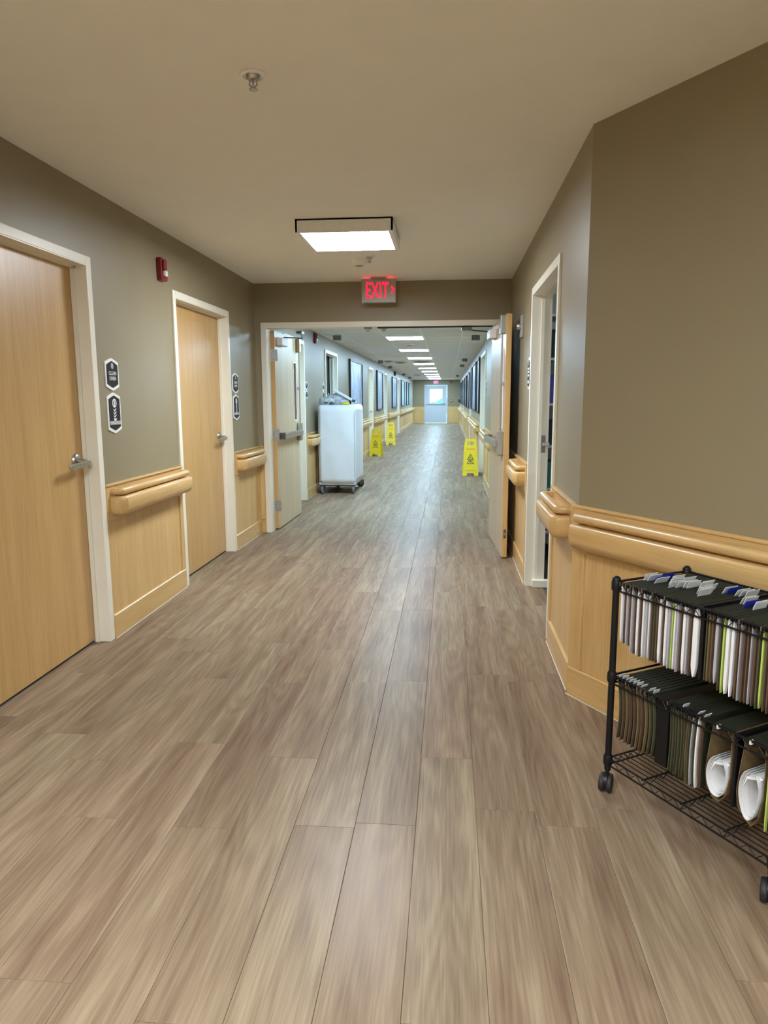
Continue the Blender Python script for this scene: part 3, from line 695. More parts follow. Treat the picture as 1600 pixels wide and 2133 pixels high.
sign('right', 5.50, 1.574, .15, .238, 'bars', 'narrow black sign with white bars beside the open right doorway')
sign('left', 9.89, 1.57, .16, .12, 'name', 'small upper black sign beyond the cream framed door, left of the linen cart')
sign('left', 9.89, 1.45, .16, .12, 'name', 'small lower black sign beyond the cream framed door, left of the linen cart')
sign('left', 11.24, 1.57, .16, .12, 'name', 'small upper black sign beside the dim open doorway behind the linen cart')
sign('left', 11.24, 1.45, .16, .12, 'name', 'small lower black sign beside the dim open doorway behind the linen cart')
sign('right', 11.70, 1.55, .16, .24, 'bars', 'small black sign on the right wall just beyond the open leaf')
sign('left', 19.0, 1.5, .14, .22, 'bars', 'tiny sign on the left wall between a far door and the second picture')
sign('left', 21.6, 1.5, .14, .22, 'bars', 'tiny sign on the left wall just right of the second picture')

# ------------------------------------------------------------------ fire alarms
def alarm(loc, rz, label):
    r = empty('fire_alarm', loc, rz); tag(r, label, 'fire alarm', 'red fire alarm strobes')   # local y out of wall
    MB().prism([(-.055, -.06), (-.045, -.072), (.045, -.072), (.055, -.06), (.055, .065), (.045, .075), (-.045, .075), (-.055, .065)], (0, 0, 0), (1, 0, 0), (0, 0, 1), (0, 1, 0), .035).build('alarm_body', 'red', r, bevel=.006)
    MB().box(-.012, .04, .035, .052, -.005, .06).build('sounder', 'red', r, bevel=.008)
    MB().box(-.010, .045, .035, .040, -.012, -.006).build('hood', 'red', r)
    MB().prism([(-.008, -.048), (.038, -.048), (.038, -.010), (-.008, -.010)], (0, .035, 0), (1, 0, 0), (0, 0, 1), (0, 1, 0), .022).build('strobe_lens', 'strobe', r, bevel=.009)
    for i in range(4): MB().box(-.045, -.038, .035, .037, .04 - i * .026, .056 - i * .026).build('lettering', 'strobe', r)
    return r
alarm((XL, 4.90, 2.265), -PI / 2, 'red fire alarm strobe high on the left wall between the two oak doors')
alarm((XL, 10.57, 2.262), -PI / 2, 'red fire alarm strobe on the left wall above the linen cart')
alarm((.125, YE, 2.20), PI, 'red fire alarm strobe on the end wall right of the exit door')
pl = MB().box(.07, .19, YE - .05, YE, 1.16, 1.28).build('pull_station', 'red', bevel=.008); tag(pl, 'small red pull station on the end wall beside the exit door', 'fire alarm')
MB().box(.09, .17, YE - .065, YE - .05, 1.20, 1.235).build('pull_handle', 'signwhite', pl)
kp = MB().box(XR - .09, XR, 38.6, 38.75, 1.14, 1.30).build('card_reader', 'black', bevel=.008); tag(kp, 'black card reader near the far end of the right wall', 'card reader')
MB().box(XR - .092, XR - .09, 38.62, 38.73, 1.24, 1.28).build('reader_panel', 'dsteel', kp)

# ------------------------------------------------------------------ ceiling fixtures near
def surf_light(x, y, label):
    r = empty('ceiling_light', (x, y, H)); tag(r, label, 'light', 'square surface lights on the plaster ceiling')
    w_, d_ = .315, .31; h = .082
    MB().box(-w_, w_, -d_, -d_ + .012, -h, 0).box(-w_, w_, d_ - .012, d_, -h, 0).box(-w_, -w_ + .012, -d_, d_, -h, 0).box(w_ - .012, w_, -d_, d_, -h, 0).box(-w_, w_, -d_, d_, -.01, 0).build('housing', 'white', r)
    MB().box(-w_, -w_ + .03, -d_, d_, -h - .002, -h).box(w_ - .03, w_, -d_, d_, -h - .002, -h).box(-w_ + .03, w_ - .03, -d_, -d_ + .02, -h - .002, -h).box(-w_ + .03, w_ - .03, d_ - .02, d_, -h - .002, -h).build('bezel', 'white', r)
    MB().box(-w_ + .03, w_ - .03, -d_ + .02, d_ - .02, -h + .006, -h + .012).build('diffuser', 'near_lamp', r)
    return r
surf_light(-.682, 5.07, 'square lit surface light on the plaster ceiling before the exit sign')
surf_light(-.682, .55, 'square surface light on the plaster ceiling above the camera')
surf_light(-1.1, -1.2, 'added unseen square light on the plaster ceiling behind the camera, left')  # unseen fill fixture, added to brighten the right and angled walls
surf_light(.9, -1.2, 'added unseen square light on the plaster ceiling behind the camera, right')  # another added fill behind the view, lifting the near walls
surf_light(-.2, -2.6, 'added unseen square light on the plaster ceiling nearest the back wall')  # extra unseen fill, added for more light from behind
def sprinkler(loc, label):
    r = empty('sprinkler', loc); tag(r, label, 'sprinkler')
    MB().lathe((0, 0, 0), [(.048, -.001), (.046, -.006), (.036, -.009), (.034, -.003)], 'z', 28).build('escutcheon', 'white', r)
    MB().lathe((0, 0, 0), [(.026, -.003), (.022, -.016), (.012, -.022)], 'z', 20).build('cup', 'steel', r)
    MB().tube([(-.012, 0, -.018), (-.014, 0, -.034), (0, 0, -.050)], .0028, 8).tube([(.012, 0, -.018), (.014, 0, -.034), (0, 0, -.050)], .0028, 8).tube([(0, 0, -.018), (0, 0, -.046)], .004, 8).build('frame_arms', 'steel', r)
    MB().lathe((0, 0, -.052), [(.016, 0), (.016, .002)], 'z', 16).build('deflector', 'steel', r)
sprinkler((-.705, 2.70, H), 'recessed sprinkler head on the plaster ceiling nearest the camera')
sm = empty('smoke_detector', (-.755, 6.15, H)); tag(sm, 'white smoke detector on the ceiling between the square light and exit sign', 'smoke detector')
MB().lathe((0, 0, 0), [(.078, -.001), (.075, -.010), (.05, -.045), (.045, -.05), (.03, -.053)], 'z', 28).build('detector_body', 'ceil', sm)
MB().lathe((0, 0, 0), [(.041, -.046), (.041, -.049), (.03, -.056), (.005, -.058)], 'z', 24).build('sensing_ring', 'vent', sm)
sprinkler((-.655, 6.02, H), 'small sprinkler head beside the smoke detector')
# exit sign
ex = empty('exit_sign', (-.680, 7.07, H)); tag(ex, 'lit red EXIT sign with right arrow hanging above the double doorway', 'exit sign')
MB().box(-.075, .075, -.04, .04, -.018, 0).build('canopy', 'exitbox', ex, bevel=.004)
MB().box(-.165, .165, -.026, .026, -.235, -.018).build('sign_box', 'exitbox', ex, bevel=.004)
text_mesh('EXIT', .205, .002, 'exitred', 'lettering', ex, basis((-.014, -.028, -.128), (1, 0, 0), (0, 0, 1), (0, -1, 0)), .50, 1.08, .0015)
MB().prism([(.118, .035), (.132, .035), (.157, 0), (.132, -.032), (.118, -.032), (.134, 0)], (0, -.026, -.118), (1, 0, 0), (0, 0, 1), (0, -1, 0), .003).build('arrow', 'exitred', ex)
MB().lathe((-.15, -.02, -.235), [(.006, 0), (.006, -.004)], 'z', 12).build('test_button', 'signwhite', ex)
# light slot on top of the sign box washing the ceiling red
MB().box(-.14, -.085, .002, .022, -.018, -.0172).box(.085, .14, .002, .022, -.018, -.0172).build('top_glow_slot', 'exitglow', ex)
ex = empty('exit_sign', (-.72, YE - .03, 2.235)); tag(ex, 'tiny pink-lit exit sign above the far end door', 'exit sign')
MB().box(-.15, .15, -.025, .025, -.10, .10).build('sign_box', 'exitbox', ex)
text_mesh('EXIT', .18, .002, 'exitfar', 'lettering', ex, basis((0, -.027, 0), (1, 0, 0), (0, 0, 1), (0, -1, 0)), .6, 1.0, .006)

# ------------------------------------------------------------------ far ceiling fixtures
proto = None
for n_, k in enumerate(light_rows):
    a, b_ = rows[k]; cy = (a + b_) / 2
    if proto is None:
        r = empty('troffer_light', (-.725, cy, H2))
        MB().box(-.30, .30, -.30, .30, .004, .04).build('housing', 'white', r); MB().box(-.285, .285, -.285, .285, -.002, .004).build('diffuser', 'far_lamp', r); proto = r
    else:
        r = dup(proto); r.location = (-.725, cy, H2)
    w10 = ['header-hidden', 'nearest visible', 'second', 'third', 'fourth', 'fifth', 'sixth', 'seventh', 'eighth', 'ninth', 'tenth', 'eleventh'][n_]
    tag(r, w10 + ' square lit troffer in the grid ceiling counting from the double doorway', 'light', 'troffer lights in the grid ceiling')
def boxvent(x, y, label):
    r = MB().box(x - .065, x + .065, y - .02, y + .05, H2 - .075, H2).build('ceiling_vent', 'vent', bevel=.003, segs=1); tag(r, label, 'vent', 'small louvred boxes under the grid ceiling')
    for i in range(6): MB().box(x - .055 + i * .02, x - .045 + i * .02, y - .024, y - .02, H2 - .068, H2 - .008).build('louvre', 'dsteel', r)
boxvent(-1.74, 11.3, 'nearest small grey louvred box under the grid ceiling on the left')
boxvent(-1.78, 18.9, 'small grey louvred box on the left of the grid ceiling near a round speaker')
boxvent(-1.80, 22.2, 'third small grey louvred box on the left of the grid ceiling')
boxvent(-1.82, 29.2, 'fourth small grey louvred box on the left of the grid ceiling')
boxvent(-1.84, 34.0, 'farthest small grey louvred box on the left of the grid ceiling')
boxvent(.41, 11.6, 'nearest small grey louvred box under the grid ceiling on the right')
boxvent(.385, 18.3, 'second small grey louvred box on the right of the grid ceiling')
boxvent(.375, 21.6, 'third small grey louvred box on the right of the grid ceiling')
boxvent(.36, 31.5, 'farthest small grey louvred box on the right of the grid ceiling')
def spk(x, y, rr, label, mat='vent'):
    r = MB().lathe((x, y, H2), [(rr, 0), (rr * .95, -.012), (rr * .6, -.03), (rr * .2, -.034)], 'z', 20).build('ceiling_speaker', mat); tag(r, label, 'speaker', 'round fittings on the grid ceiling')
    MB().lathe((x, y, H2), [(rr * .5, -.030), (rr * .45, -.038)], 'z', 14).build('grille', 'dsteel', r)
spk(-.72, 13.2, .10, 'round white detector between the first and second troffer lights', 'white')
spk(-1.33, 19.8, .17, 'round dark speaker grille left of the troffer row')
spk(-1.60, 19.2, .11, 'small round dark fitting beside a louvred box on the left')
spk(-1.33, 30.8, .17, 'farthest round dark speaker grille left of the troffers')
spk(-.72, 19.75, .24, 'round dark air diffuser between the third and fourth troffer lights')
spk(-.72, 29.0, .24, 'round dark air diffuser between the farther troffer lights')

# ------------------------------------------------------------------ framed pictures
def picture(side, y0, y1, z0, z1, pic, label):
    s = 1 if side == 'left' else -1; x0 = X(side, 0); cy = (y0 + y1) / 2; cz = (z0 + z1) / 2
    r = empty('framed_picture', (x0, cy, cz)); tag(r, label, 'picture', 'black framed pictures along the far corridor')
    hy, hz = (y1 - y0) / 2, (z1 - z0) / 2; f = .035; dp = s * .04
    MB().box(0, dp, -hy, -hy + f, -hz, hz).box(0, dp, hy - f, hy, -hz, hz).box(0, dp, -hy + f, hy - f, hz - f, hz).box(0, dp, -hy + f, hy - f, -hz, -hz + f).build('frame', 'farblack', r)
    MB().box(0, s * .02, -hy + f, hy - f, -hz + f, hz - f).build('print', pic, r)
picture('left', 14.2, 16.2, 1.06, 2.16, 'pic1', 'large black framed street picture on the left above the linen cart')
picture('left', 19.6, 21.1, 1.06, 2.14, 'pic1', 'second black framed picture on the left wall, between two far doors')
picture('left', 24.9, 27.0, 1.05, 2.12, 'pic2', 'third black framed blue picture on the left wall')
picture('left', 29.7, 31.7, 1.05, 2.12, 'pic2', 'fourth black framed picture on the left wall')
picture('left', 33.4, 34.8, 1.05, 2.12, 'pic2', 'fifth black framed picture on the left wall, nearly at the end')
picture('left', 35.4, 36.9, 1.05, 2.12, 'pic2', 'last black framed picture on the left wall')
picture('right', 13.95, 15.0, 1.10, 2.16, 'pic3', 'nearest black framed picture on the right wall beyond the open leaf')
picture('right', 15.75, 18.0, 1.10, 2.16, 'pic2', 'second black framed picture on the right wall')
picture('right', 18.25, 19.25, 1.10, 2.16, 'pic2', 'third black framed picture on the right wall, just before a far door')
picture('right', 21.0, 22.8, 1.08, 2.12, 'pic3', 'fourth black framed picture on the right wall, just past a far door')
picture('right', 24.3, 26.0, 1.08, 2.12, 'pic3', 'fifth black framed picture on the right wall')
picture('right', 26.8, 28.4, 1.08, 2.12, 'pic2', 'sixth black framed picture on the right wall')
picture('right', 31.0, 33.0, 1.08, 2.12, 'pic2', 'seventh black framed picture on the right wall')
picture('right', 35.5, 37.5, 1.08, 2.12, 'pic2', 'last black framed picture on the right wall near the card reader')
# small fixture on left wall high
hk = MB().box(XL, XL + .06, 26.0, 26.12, 2.18, 2.33).build('wall_sensor', 'black', bevel=.01); tag(hk, 'small black sensor high on the left wall above the third picture', 'sensor')
MB().box(XL + .06, XL + .066, 26.02, 26.1, 2.21, 2.26).build('sensor_window', 'dsteel', hk)

# ------------------------------------------------------------------ caster helper
def caster(parent, x, y, r, rot, wheel_mat, fork_mat, top, w_=.024, twin=False):
    c_ = empty('caster', (x, y, 0), rot, parent)
    if twin:
        for s_ in (-1, 1): MB().lathe((0, s_ * .013 - .010, r), [(r * .6, 0), (r * .95, .003), (r, .008), (r, .013), (r * .9, .019), (r * .5, .020)], 'y', 24).build('wheel', wheel_mat, c_)
        MB().lathe((0, -.010, r + .006), [(r * .7, 0), (r * .95, .003), (r * .95, .017), (r * .7, .020)], 'y', 20).build('hood', fork_mat, c_)
    else:
        MB().lathe((0, -w_ / 2, r), [(r * .35, -.004), (r * .8, 0), (r * .97, .003), (r, w_ * .3), (r, w_ * .7), (r * .97, w_ - .003), (r * .8, w_), (r * .35, w_ + .004)], 'y', 26).build('wheel', wheel_mat, c_)
        MB().prism([(-.02, r - .012), (.015, r - .012), (.055, top - .02), (.055, top), (.0, top), (-.02, r + .02)], (0, -w_ / 2 - .008, 0), (1, 0, 0), (0, 0, 1), (0, 1, 0), .004).prism([(-.02, r - .012), (.015, r - .012), (.055, top - .02), (.055, top), (.0, top), (-.02, r + .02)], (0, w_ / 2 + .004, 0), (1, 0, 0), (0, 0, 1), (0, 1, 0), .004).box(-.002, .058, -w_ / 2 - .008, w_ / 2 + .008, top - .004, top).build('fork', fork_mat, c_)
    return c_
# ------------------------------------------------------------------ linen cart
lc = empty('linen_cart', (-1.622, 10.82, 0), 0); tag(lc, 'tall linen cart under a white vinyl cover by the left wall', 'cart')
def cart_cover():
    bm = bmesh.new(); bmesh.ops.create_cube(bm, size=1)
    W_, Dp, z0, z1 = .55, .93, .135, 1.30
    for v in bm.verts: v.co = Vector((v.co.x * W_, v.co.y * Dp, z0 + (v.co.z + .5) * (z1 - z0)))
    bmesh.ops.bevel(bm, geom=list(bm.edges), offset=.018, segments=3, affect='EDGES')
    bmesh.ops.subdivide_edges(bm, edges=[e for e in bm.edges if e.calc_length() > .3], cuts=14, use_grid_fill=True)
    for v in bm.verts:
        x, y, z = v.co
        k = math.sin(z * 7 + x * 9) * .003 + math.sin(x * 23 + z * 5) * .002 - .008 * math.exp(-((z - .98) / .06) ** 2) * (abs(x) > .15)
        v.co.y += (-1 if y < 0 else 1) * k; v.co.x += (1 if x > 0 else -1) * math.sin(z * 5 + y * 6) * .004
        if z > 1.2: v.co.x *= 1 - (z - 1.2) * .25
    me = bpy.data.meshes.new('cover'); bm.to_mesh(me); bm.free()
    for p_ in me.polygons: p_.use_smooth = True
    me.materials.append(M['vinyl']); o = bpy.data.objects.new('cover', me); COL.objects.link(o); o.parent = lc
cart_cover()
MB().box(-.27, .27, -.462, -.455, .14, .175).build('hem', 'vinyl', lc, bevel=.002)
for x in (-.245, .245): MB().lathe((x, -.4785, .19), [(.006, 0), (.006, .006)], 'y', 10).build('snap', 'dsteel', lc)
MB().tube([(.262, -.4725, .25), (.266, -.4735, .8), (.262, -.472, 1.2)], .0025, 6).build('corner_zip', 'vent', lc)
MB().box(-.26, .26, -.44, .44, .115, .14).build('base_tray', 'dsteel', lc, bevel=.005)
for x, y, rt, wm in ((-.225, -.41, 1.3, 'grey_rubber'), (.225, -.41, 1.75, 'grey_rubber'), (-.12, .38, .3, 'rubber'), (.235, .40, .5, 'rubber')): caster(lc, x, y, .058, rt, wm, 'dsteel', .118, .026)
def blob(name, loc, r, mat, seed, label, cat, sc=(1, 1, .6), group=None, kids=True):
    rnd = random.Random(seed); bm = bmesh.new(); bmesh.ops.create_icosphere(bm, subdivisions=4, radius=r)
    ph = [(rnd.uniform(6, 30), rnd.uniform(0, 6), Vector((rnd.uniform(-1, 1), rnd.uniform(-1, 1), rnd.uniform(-1, 1)))) for _ in range(9)]
    for v in bm.verts:
        k = sum(math.sin(f / r * .12 * v.co.dot(d) * 2.2 + p_) * .045 for f, p_, d in ph); v.co *= 1 + k
        v.co = Vector((v.co.x * sc[0], v.co.y * sc[1], max(-r * .45, v.co.z * sc[2])))
    me = bpy.data.meshes.new(name); bm.to_mesh(me); bm.free()
    for p_ in me.polygons: p_.use_smooth = True
    me.materials.append(M[mat]); o = bpy.data.objects.new(name, me); COL.objects.link(o); o.location = loc
    tag(o, label, cat, group)
    if kids: MB().tube([(0, 0, r * sc[2] * .8), (.01, .01, r * sc[2] * .8 + .03), (.03, 0, r * sc[2] * .8 + .05)], [.012, .006, .014], 8).build('knot', mat, o)
    return o
blob('plastic_bag', (-1.80, 10.58, 1.345), .13, 'bag', 3, 'dark filled clear plastic bag at the left on top of the linen cart', 'bag', (1.0, 1, .65), 'bags on top of the linen cart')
blob('plastic_bag', (-1.68, 10.74, 1.37), .16, 'bag', 5, 'larger clear plastic bag at the middle on top of the linen cart', 'bag', (1.05, 1, .62), 'bags on top of the linen cart')
blob('plastic_bag', (-1.58, 10.62, 1.33), .09, 'bag', 8, 'small clear plastic bag beside the yellow cloth on the linen cart', 'bag', (1.2, 1, .6), 'bags on top of the linen cart', kids=False)
blob('dark_bundle', (-1.78, 10.50, 1.325), .06, 'darkstuff', 11, 'dark bundle inside the left plastic bag on the linen cart', 'bundle', (1.3, .8, .6), kids=False)
blob('yellow_cloth', (-1.50, 10.52, 1.318), .045, 'yellow', 13, 'folded yellow cloth at the right front on top of the linen cart', 'cloth', (1.2, .8, .55), kids=False)
pk = MB().box(-.19, .19, -.09, .09, -.016, .016).build('wrapped_pack', 'store_white', bevel=.008); pk.location = (-1.535, 10.66, 1.425); pk.rotation_euler = (0, .50, .1); tag(pk, 'long pale wrapped pack leaning on the bags of the linen cart', 'package')
MB().box(.12, .17, -.092, .092, -.018, .018).build('end_band', 'store_dark', pk)

# ------------------------------------------------------------------ wet floor signs
def wet_sign():
    r = empty('wet_floor_sign', (0, 0, 0))
    a = .20       # lean: half spread at the floor
    def panel(s_):
        mb = MB(); o = Vector((0, s_ * -a, 0)); top = Vector((0, s_ * -.02, .64)); up = (top - o); Lh = up.length; up.normalize(); an = Vector((0, -s_ * up.z, up.y * s_)) if False else Vector((1, 0, 0)).cross(up) * 1.0
        if an.y * s_ > 0: an = -an
        ax = Vector((1, 0, 0))
        W0, W1 = .145, .105
        def wd(v): return W0 + (W1 - W0) * v / Lh
        parts = [[(-wd(0), 0), (-.07, 0), (-.055, .055), (-wd(.10) * .98, .10)], [(.07, 0), (wd(0), 0), (wd(.10) * .98, .10), (.055, .055)],
                 [(-.055, .055), (.055, .055), (wd(.10) * .98, .10), (-wd(.10) * .98, .10)],
                 [(-wd(.10), .10), (wd(.10), .10), (wd(Lh - .1), Lh - .10), (-wd(Lh - .1), Lh - .10)],
                 [(-wd(Lh - .1), Lh - .10), (-.062, Lh - .10), (-.058, Lh - .03), (-wd(Lh) * .96, Lh - .03)],
                 [(.062, Lh - .10), (wd(Lh - .1), Lh - .10), (wd(Lh) * .96, Lh - .03), (.058, Lh - .03)],
                 [(-wd(Lh) * .96, Lh - .03), (wd(Lh) * .96, Lh - .03), (wd(Lh) * .88, Lh), (-wd(Lh) * .88, Lh)]]
        for q in parts: mb.prism(q, o, ax, up, -an, .008)
        # raised rim ribs
        mb.prism([(-wd(.12), .12), (-wd(.12) + .008, .12), (-wd(Lh - .12) + .008, Lh - .12), (-wd(Lh - .12), Lh - .12)], o, ax, up, an, .006)
        mb.prism([(wd(.12) - .008, .12), (wd(.12), .12), (wd(Lh - .12), Lh - .12), (wd(Lh - .12) - .008, Lh - .12)], o, ax, up, an, .006)
        mb.prism([(-.10, .098), (.10, .098), (.06, .112), (-.06, .112)], o, ax, up, an, .006)
        p_ = mb.build('panel', 'yellow', r)
        if s_ == 1:
            def bs(v, e=.001): return basis(o + up * v + an * e, ax, up, an)
            text_mesh('CAUTION', .040, .0008, 'orange', 'lettering', p_, bs(.49), .85, 1, .001)
            tr = MB()
            T = [(-.062, .295), (.062, .295), (0, .405)]; U = [(-.043, .306), (.043, .306), (0, .383)]
            for i in range(3):
                j = (i + 1) % 3; tr.prism([T[i], T[j], U[j], U[i]], o + an * .0005, ax, up, an, .001)
            tr.prism([(-.010, .350), (.0, .346), (.012, .322), (.022, .312), (.016, .309), (.002, .322), (-.012, .334)], o + an * .0005, ax, up, an, .001)
            tr.prism([(-.028, .318), (-.010, .336), (-.006, .330), (-.022, .314)], o + an * .0005, ax, up, an, .001)
            tr.prism([(-.004 + .006 * math.cos(i * PI / 4), .362 + .006 * math.sin(i * PI / 4)) for i in range(8)], o + an * .0005, ax, up, an, .001)
            tr.build('warning_triangle', 'printblack', p_)
            text_mesh('WET', .040, .0008, 'printblack', 'lettering', p_, bs(.268), 1.0, 1, .0018)
            text_mesh('FLOOR', .040, .0008, 'printblack', 'lettering', p_, bs(.228), 1.0, 1, .0018)
    panel(1); panel(-1)
    MB().tube([(-.09, 0, .645), (.09, 0, .645)], .012, 12).build('hinge_bar', 'yellow', r)
    for x in (-.105, .105): MB().box(x - .004, x + .004, -.11, .11, .30, .318).build('spreader', 'yellow', r)
    return r
ws = wet_sign(); ws.location = (.40, 13.16, 0); tag(ws, 'yellow wet floor sign on the right side of the corridor', 'wet floor sign', 'yellow A-frame wet floor signs')
w2 = dup(ws); w2.location = (-1.755, 17.4, 0); w2.rotation_euler = (0, 0, -.06); tag(w2, 'nearer yellow wet floor sign on the left, just past the linen cart', 'wet floor sign', 'yellow A-frame wet floor signs')
w3 = dup(ws); w3.location = (-1.735, 21.6, 0); w3.rotation_euler = (0, 0, .05); tag(w3, 'farther yellow wet floor sign on the left wall side', 'wet floor sign', 'yellow A-frame wet floor signs')

# ------------------------------------------------------------------ folder cart: local x along the front edge, local y towards the wall
DC = Vector((.516, -.857)); F0 = Vector((.578, 2.440)); ca = math.atan2(DC.y, DC.x)
CL, CD = .64, .335
fc = empty('folder_cart', (F0.x, F0.y, 0), ca); tag(fc, 'black wire rolling folder cart with two tiers beside the angled wall', 'cart')
WR = .0032
def loc2(x, y, z): return (x, y, z)
for x in (0, CL):
    for y in (0, CD):
        MB().tube([(x, y, .085), (x, y, .775)], .0115, 14).lathe((x, y, .775), [(.0125, 0), (.0145, .003), (.0145, .012), (.008, .019), (.002, .02)], 'z', 16).build('post', 'black', fc)
        for zz in (.105, .415, .745): MB().lathe((x, y, zz), [(.0145, 0), (.0165, .006), (.0165, .03), (.0135, .038)], 'z', 16).build('collar', 'black', fc)
        MB().tube([(x, y, .06), (x, y, .09)], .0075, 10).build('caster_stem', 'black', fc)
        caster(fc, x - .004, y, .034, 2.2, 'rubber', 'black', .07, twin=True)
# bottom wire shelf
mb = MB(); zb = .118
for y in (0, CD):
    mb.tube([(0, y, zb + .012), (CL, y, zb + .012)], WR, 8).tube([(0, y, zb - .014), (CL, y, zb - .014)], WR, 8)
    n_ = 24; pts = [(CL * i / n_, y, zb + (.011 if i % 2 else -.013)) for i in range(n_ + 1)]; mb.tube(pts, .0018, 6)
for x in (0, CL):
    mb.tube([(x, 0, zb + .012), (x, CD, zb + .012)], WR, 8).tube([(x, 0, zb - .014), (x, CD, zb - .014)], WR, 8)
    mb.tube([(x, CD * i / 14, zb + (.011 if i % 2 else -.013)) for i in range(15)], .0018, 6)
for x in (CL * .25, CL * .5, CL * .75):
    mb.tube([(x, 0, zb + .006), (x, CD, zb + .006)], WR, 8); mb.tube([(x, CD * i / 14, zb + (.005 if i % 2 else -.013)) for i in range(15)], .0018, 6)
mb.build('shelf_frame', 'black', fc)
for i in range(1, 15):
    y = CD * i / 15; MB().tube([(0, y, zb + .014), (CL, y, zb + .014)], .0019, 6).build('shelf_wire', 'black', fc)
def tier_frame(z):
    mb = MB()
    for y in (0, CD):
        mb.tube([(0, y, z), (CL, y, z)], .0042, 10).tube([(0, y, z - .030), (CL, y, z - .030)], WR, 8)
        n_ = 26; mb.tube([(CL * i / n_, y, z - (.002 if i % 2 else .029)) for i in range(n_ + 1)], .0018, 6)
    for x in (0, CL): mb.tube([(x, 0, z), (x, CD, z)], .0042, 10).tube([(x, 0, z - .030), (x, CD, z - .030)], WR, 8)
    mb.build('file_rail_frame', 'black', fc)
tier_frame(.775); tier_frame(.440)
MB().box(.350, .353, .01, CD - .01, .742, .782).build('divider_rail', 'black', fc); MB().box(.346, .357, .006, .014, .55, .775).build('divider', 'black', fc, bevel=.002)
MB().box(.194, .243, .012, CD - .012, .205, .434).build('file_divider', 'black', fc, bevel=.003)
MB().box(.485, .495, .012, CD - .012, .205, .434).build('file_divider', 'black', fc, bevel=.002)

rnd = random.Random(5)
def folder(s, ztop, zbot, thick, pmat, label, group, tabmat='tab', tab=None, curve=0.0, inset=.012, tlen=.058):
    """one hanging folder: green jacket with a V foot, card or paper inside, metal hooks, index tab"""
    wrld = Matrix.Translation((F0.x, F0.y, 0)) @ Matrix.Rotation(ca, 4, 'Z')
    r = empty('hanging_folder', (0, 0, 0)); r.matrix_world = wrld @ Matrix.Translation((s, 0, 0)); tag(r, label, 'folder', group)
    y0, y1 = inset, CD - .012; h = ztop - zbot; t = thick / 2; n_ = 6
    def cx(z): u = (ztop - z) / h; return curve * math.sin(u * PI * .9)
    zs = [ztop - h * i / n_ for i in range(n_)] + [zbot + .012, zbot]
    def shell(off_top, off_body, ya, yb_, name, mat):
        mb = MB(); lft = []; rgt = []
        for i, z in enumerate(zs):
            o_ = off_top if i == 0 else (off_body if z > zbot + .013 else (off_body * .55 if z > zbot + .001 else .0006))
            lft.append((cx(z) - o_, z)); rgt.append((cx(z) + o_, z))
        mb.prism(lft + rgt[::-1], (0, ya, 0), (1, 0, 0), (0, 0, 1), (0, 1, 0), yb_ - ya); return mb.build(name, mat, r)
    shell(.004, t + .0012, y0 + .006, y1, 'jacket', 'greenfolder')
    zs2 = zs
    shell(.0012, t, y0 - .003 - rnd.random() * .003, y0 + .02, 'contents', pmat)
    MB().box(-.0058, .0058, y0 + .0, y1 + .004, ztop - .002, ztop + .0035).build('top_bar', 'greenfolder', r)
    MB().box(-.0018, .0018, -.006, y0, ztop - .004, ztop + .008).build('hook', 'steel' if rnd.random() < .3 else 'black', r)
    if tab is not None:
        ty = tab; o = MB().box(-.0009, .0009, ty, ty + tlen, .0, .026 if tlen > .03 else .014).build('index_tab', tabmat, r); o.location = (0.001, 0, ztop + .003); o.rotation_euler = (0, rnd.uniform(.35, .6), 0)
    return r
W_, G_, B_, LM, ML, OL = 'paper', 'paper2', 'brown', 'lime', 'manila', 'olive'
kindname = {'paper': 'white paper', 'paper2': 'grey paper', 'brown': 'brown card', 'lime': 'lime green card', 'manila': 'manila card', 'olive': 'olive card'}
seqA = [(W_, .008), (B_, .005), (G_, .006), (B_, .004), (G_, .007), (B_, .004), (W_, .009), (B_, .005), (W_, .006), (G_, .006), (W_, .004), (B_, .005), (OL, .004), (B_, .006), (W_, .009), (B_, .004), (W_, .008), (G_, .006), (LM, .003), (W_, .005), (G_, .006), (B_, .004), (W_, .009), (G_, .005), (B_, .006), (W_, .018)]
seqB = [(OL, .003), (ML, .004), (B_, .005), (G_, .009), (OL, .004), (LM, .005), (W_, .010), (W_, .008), (B_, .007), (G_, .003), (B_, .005), (B_, .004), (G_, .003), (B_, .006), (OL, .005), (LM, .005), (B_, .005), (B_, .004), (OL, .004), (W_, .012), (W_, .006)]
ordn = ['first', 'second', 'third', 'fourth', 'fifth', 'sixth', 'seventh', 'eighth', 'ninth', 'tenth', 'eleventh', 'twelfth', 'thirteenth', 'fourteenth', 'fifteenth', 'sixteenth', 'seventeenth', 'eighteenth', 'nineteenth', 'twentieth']
def run(seq, s0, s1, ztop, zbot, where, group, tabs, curve=0):
    n_ = len(seq); tot = sum(t_ for _, t_ in seq); gap = (s1 - s0 - tot) / n_; s = s0; cnt = {}
    for i, (mt_, th) in enumerate(seq):
        cc = s + th / 2; cnt[mt_] = cnt.get(mt_, 0) + 1
        tab = None; tm = 'tab'; tlen = .058
        if tabs == 'top':
            if rnd.random() < .9: tab = .10 + .10 * i / n_ * (1 if rnd.random() < .8 else 0) + rnd.choice([0, .0, .02, .045])
            if i in (2, 3, n_ - 5): tm = 'bluetab'
        if tabs == 'front' and rnd.random() < (.8 if curve > .01 else .3): tab = .010; tlen = .026
        zz = zbot - (0 if i > 3 or tabs != 'top' else -.02) + rnd.uniform(-.004, .004)
        folder(cc, ztop, zz, th, mt_, '%s %s folder from the left on %s' % (ordn[cnt[mt_] - 1], kindname[mt_], where), group, tm, tab, curve, tlen=tlen)
        s += th + gap
